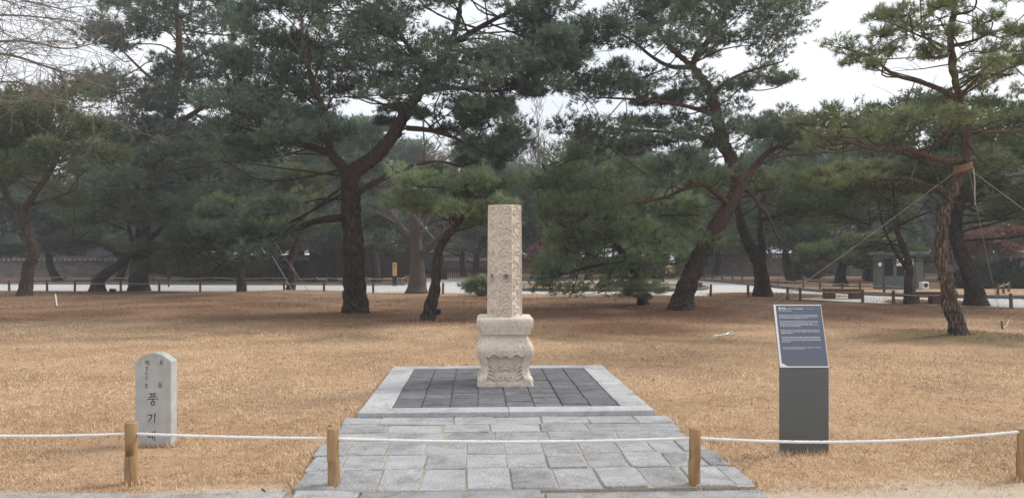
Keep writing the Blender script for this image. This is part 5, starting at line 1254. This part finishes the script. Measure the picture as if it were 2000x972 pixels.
# ------------------------------------------------------------------ walking person half hidden by the low boughs
def person(px, Y):
    o = empty('person', ((px - HX) / F * Y, Y, 0), R(90), 'person in black trousers and white shoes walking on the road at left', 'person')
    V_ = [(0, 0, .95), (0, 0, 1.2), (0, 0, 1.42), (0, 0, 1.52), (.02, 0, 1.62), (.02, 0, 1.73),
          (.0, .10, .90), (.16, .11, .50), (.22, .11, .09), (.32, .11, .05), (0, -.10, .90), (-.05, -.11, .50), (-.30, -.11, .14), (-.24, -.11, .05),
          (0, .19, 1.40), (-.10, .24, 1.12), (.02, .24, .90), (0, -.19, 1.40), (.08, -.24, 1.12), (.24, -.22, .92)]
    E_ = [(0, 1), (1, 2), (2, 3), (3, 4), (4, 5), (0, 6), (6, 7), (7, 8), (8, 9), (0, 10), (10, 11), (11, 12), (12, 13), (2, 14), (14, 15), (15, 16), (2, 17), (17, 18), (18, 19)]
    rad = [.15, .15, .16, .06, .10, .085, .095, .065, .045, .04, .095, .065, .045, .04, .07, .05, .038, .07, .05, .038]
    me = bpy.data.meshes.new('body'); me.from_pydata(V_, E_, []); ob = bpy.data.objects.new('body', me); COL.objects.link(ob)
    sk = ob.modifiers.new('s', 'SKIN'); 
    for i, r in enumerate(rad): me.skin_vertices[0].data[i].radius = (r, r)
    me.skin_vertices[0].data[0].use_root = True
    ob.modifiers.new('d', 'SUBSURF').levels = 1
    bpy.context.view_layer.update(); m2 = bpy.data.meshes.new_from_object(ob.evaluated_get(bpy.context.evaluated_depsgraph_get()))
    bpy.data.objects.remove(ob)
    mm, nt, b_ = material('walker_clothing'); sx = node(nt, 'ShaderNodeSeparateXYZ'); nt.links.new(coords(nt), sx.inputs[0])
    cr = nt.nodes.new('ShaderNodeValToRGB'); cr.color_ramp.interpolation = 'CONSTANT'; e = cr.color_ramp.elements; e[0].color = (.6, .6, .6, 1); e[1].position = .045; e[1].color = (.012, .012, .014, 1)
    for p, c in ((.46, (.06, .03, .03, 1)), (.76, (.45, .28, .21, 1)), (.84, (.015, .012, .01, 1))): q = e.new(p); q.color = c
    mr = node(nt, 'ShaderNodeMath', operation='MULTIPLY'); mr.inputs[1].default_value = .5; nt.links.new(sx.outputs['Z'], mr.inputs[0]); nt.links.new(mr.outputs[0], cr.inputs['Fac']); nt.links.new(cr.outputs[0], b_.inputs['Base Color'])
    m2.materials.clear(); link('body', m2, mm, o, smooth=True)
person(330, 42.5)

# ------------------------------------------------------------------ dry grass, fallen leaves and needles
def blocked(x, y):
    u = (x - OX) * U[0] + (y - OY) * U[1]; v = (x - OX) * V[0] + (y - OY) * V[1]
    inpl = (np.abs(u) < PW / 2 + .005) & (v > -.02) & (v < PD + .005)
    e = .025 * np.sin(v * 9 + u) + .02 * np.sin(v * 23 + u * 3); inpath = np.zeros_like(inpl)
    for v0_, v1_, ua_, ub_ in ROWEXT: inpath |= (v >= v0_ - .01) & (v <= v1_ + .01) & (u > ua_ + e) & (u < ub_ + e)
    kerbz = (v < -2.43 + .03 * np.sin(u * 7)) & (u < 1.72)
    return inpl | inpath | kerbz
def blades(n, y0, y1, length, width, name, lab, half):
    y = y0 + (y1 - y0) * rng.random(n * 2); x = (rng.random(n * 2) * 2 - 1) * (half * y + .6)
    ok = ~blocked(x, y); x, y = x[ok][:n], y[ok][:n]; n = len(x)
    cl = smooth_noise(x, y, 2.2, 5.5); li_, mo_, sa_ = masks(x, y)
    keep = (rng.random(n) > sa_ * .88) & (rng.random(n) > np.clip(-1.6 * smooth_noise(x, y, .8, 9.9) - .25, 0, .7)); x, y, cl, li_, mo_ = x[keep], y[keep], cl[keep], li_[keep], mo_[keep]; n = len(x)
    z = gz(x, y); a = rng.uniform(0, 2 * math.pi, n); tilt = np.clip(rng.normal(1.08, .32, n), .2, 1.5)
    L = length * rng.uniform(.5, 1.4, n) * (1 + .5 * cl)
    d = np.stack([np.cos(a) * np.sin(tilt), np.sin(a) * np.sin(tilt), np.cos(tilt)], 1); s = np.stack([-np.sin(a), np.cos(a), 0 * a], 1)
    fl = rng.random(n) < .4; s[fl] = np.stack([np.ones(fl.sum()), np.zeros(fl.sum()), np.zeros(fl.sum())], 1)
    b = np.stack([x, y, z - .004], 1); tris = np.stack([b - s * width / 2, b + s * width / 2, b + d * L[:, None]], 1)
    lo = smooth_noise(x, y, .38, 2.2); mi = smooth_noise(x, y, 7.0, 4.4); tn = .54 + .20 * cl + .34 * lo + .34 * mi + rng.normal(0, .15, n); tn = np.clip(tn, 0, .92); tn[rng.random(n) < .02] = 1.0
    TRI_TOTAL[0] += n
    o = tri_mesh(name, tris, tn, M['blade'], None, dict(litter=li_, moss=mo_)); tag(o, lab, 'grass', None, 'stuff')
blades(245000, 4.6, 9.2, .036, .0060, 'dry_grass', 'short dry tan grass in the foreground lawn', .92)
blades(165000, 9.2, 15, .038, .0100, 'dry_grass', 'short dry tan grass around and behind the platform', .86)
blades(85000, 15, 25, .045, .018, 'dry_grass', 'dry grass and needle litter under the pines', .82)
blades(75000, 24.5, 38.3, .05, .026, 'dry_grass', 'thin dry grass and needles on the far lawn up to the road', .72)
def fringe(pts, length, width, name, lab, spread):
    pts = np.array(pts); n = len(pts); x = pts[:, 0] + rng.normal(0, spread, n); y = pts[:, 1] + rng.normal(0, spread, n)
    a = rng.uniform(0, 2 * math.pi, n); tilt = np.clip(rng.normal(.75, .35, n), .1, 1.4); L = length * rng.uniform(.5, 1.4, n)
    d = np.stack([np.cos(a) * np.sin(tilt), np.sin(a) * np.sin(tilt), np.cos(tilt)], 1); s_ = np.stack([-np.sin(a), np.cos(a), 0 * a], 1); b = np.stack([x, y, 0 * x + .002], 1)
    o = tri_mesh(name, np.stack([b - s_ * width / 2, b + s_ * width / 2, b + d * L[:, None]], 1), np.clip(.55 + rng.normal(0, .22, n), 0, .95), M['blade'], None, dict(litter=np.zeros(n), moss=np.zeros(n))); tag(o, lab, 'grass', None, 'stuff')
fp = []
for tx_, ty_, tr_ in ((-4.6, 22.2, .48), (-2.24, 20.1, .26), (5.45, 24.2, .48), (9.35, 15.5, .27)):
    for k in range(260): a = rnd.uniform(0, 6.28); fp.append((tx_ + tr_ * math.cos(a), ty_ + tr_ * math.sin(a)))
for px, yb, yt, dia in posts[1:]:
    g = G(px, yb + 3)
    for k in range(110): a = rnd.uniform(0, 6.28); fp.append((g[0] + .06 * math.cos(a), g[1] + .06 * math.sin(a)))
for k in range(420): fp.append((sg[0] + rnd.uniform(-SW - .02, SW + .02), sg[1] - .02 + rnd.choice((0, .05)) + rnd.gauss(0, .01)))
for k in range(360): fp.append((mk[0] + rnd.uniform(-MW - .02, MW + .03), mk[1] - .015 if rnd.random() < .6 else mk[1] + rnd.uniform(0, MD)) if rnd.random() < .8 else (mk[0] + MW + .015, mk[1] + rnd.uniform(0, MD)))
fringe(fp, .055, .005, 'dry_grass', 'longer dry grass at the foot of posts, sign and marker', .012)
ep = []
for k in range(5200):
    side = rnd.choice((-1, 1)); v = rnd.uniform(-2.45, PD); ex = [r for r in ROWEXT if r[0] <= v <= r[1]]; u = side * (PW / 2 + .01) if v > 0 or not ex else (ex[0][2] if side < 0 else ex[0][3]); ep.append(loc2(u + side * abs(rnd.gauss(0, .03)), v))
for k in range(1500): ep.append(loc2(rnd.uniform(-PW / 2, PW / 2), PD + abs(rnd.gauss(0, .03))))
fringe(ep, .05, .0055, 'dry_grass', 'dry grass creeping over the platform and path edges', .02)
# blades creeping over the stone edges and in joints
def litter_mesh(n, y0, y1, size, name, lab, c):
    y = y0 + (y1 - y0) * rng.random(n); x = (rng.random(n) * 2 - 1) * (.72 * y + .4)
    ok = (~blocked(x, y)) | (rng.random(n) < .10); x, y = x[ok], y[ok]; n = len(x); li_, _, _ = masks(x, y); cn = smooth_noise(x, y, 1.1, 6.6); k = rng.random(n) < np.clip(.15 + .55 * li_ + 1.0 * cn, .04, 1); x, y = x[k], y[k]; n = len(x)
    z = gz(x, y) + .022; bl = blocked(x, y); z = np.where(bl, PZ * (y > OY) + .04 * (y <= OY) + .004, z)
    a = rng.uniform(0, 6.28, n); s = size * rng.uniform(.35, 1.0, n) * (1 + 1.0 * (rng.random(n) < .07)); d = np.stack([np.cos(a), np.sin(a), rng.normal(0, .25, n)], 1) * s[:, None]; e = np.stack([-np.sin(a), np.cos(a), rng.normal(0, .25, n)], 1) * (s * .55)[:, None]
    b = np.stack([x, y, z], 1); t1 = np.stack([b - d, b + e, b + d], 1); t2 = np.stack([b - d, b + d, b - e], 1); tris = np.concatenate([t1, t2]); tn = rng.uniform(0, 1, n); tn = np.concatenate([tn, tn])
    o = tri_mesh(name, tris, tn, c, None); tag(o, lab, 'leaves', None, 'stuff')
litter_mesh(9000, 5.3, 12, .015, 'fallen_leaves', 'small fallen brown leaves scattered on the foreground lawn', M['redleaf'])
litter_mesh(5200, 12, 30, .024, 'fallen_leaves', 'brown fallen leaves and cones scattered under the pines', M['redleaf'])
# pale wood chips under the leaning pine
n = 260; cx, cy = 3.3, 20.3; x = cx + rng.normal(0, .85, n); y = cy + rng.normal(0, .35, n); z = gz(x, y) + .03; a = rng.uniform(0, 6.28, n)
d = np.stack([np.cos(a), np.sin(a), 0 * a], 1) * .035; e = np.stack([-np.sin(a), np.cos(a), 0 * a + .3], 1) * .015; b = np.stack([x, y, z], 1)
tag(tri_mesh('wood_chips', np.concatenate([np.stack([b - d, b + e, b + d], 1), np.stack([b - d, b + d, b - e], 1)]), rng.uniform(0, 1, 2 * n), M['brownleaf'], None), 'pale bark chips scattered on the litter behind the pillar', 'chips', None, 'stuff')
print('foliage and grass triangles', TRI_TOTAL[0])

hz = MB().box(-330, 330, -25, 330, -2.5, 60).build('haze', None); tag(hz, kind='stuff', label='thin pale haze added over the park in place of lens glare')  # volume added to lift dark tones the way veiling lens glare does
hm = bpy.data.materials.new('glare_haze'); hm.use_nodes = True; hm.node_tree.nodes.clear()
ho = hm.node_tree.nodes.new('ShaderNodeOutputMaterial'); hv = hm.node_tree.nodes.new('ShaderNodeVolumePrincipled')
hv.inputs['Color'].default_value = (.95, .97, 1, 1); hv.inputs['Density'].default_value = .0014
hm.node_tree.links.new(hv.outputs[0], ho.inputs['Volume']); hz.data.materials.append(hm)
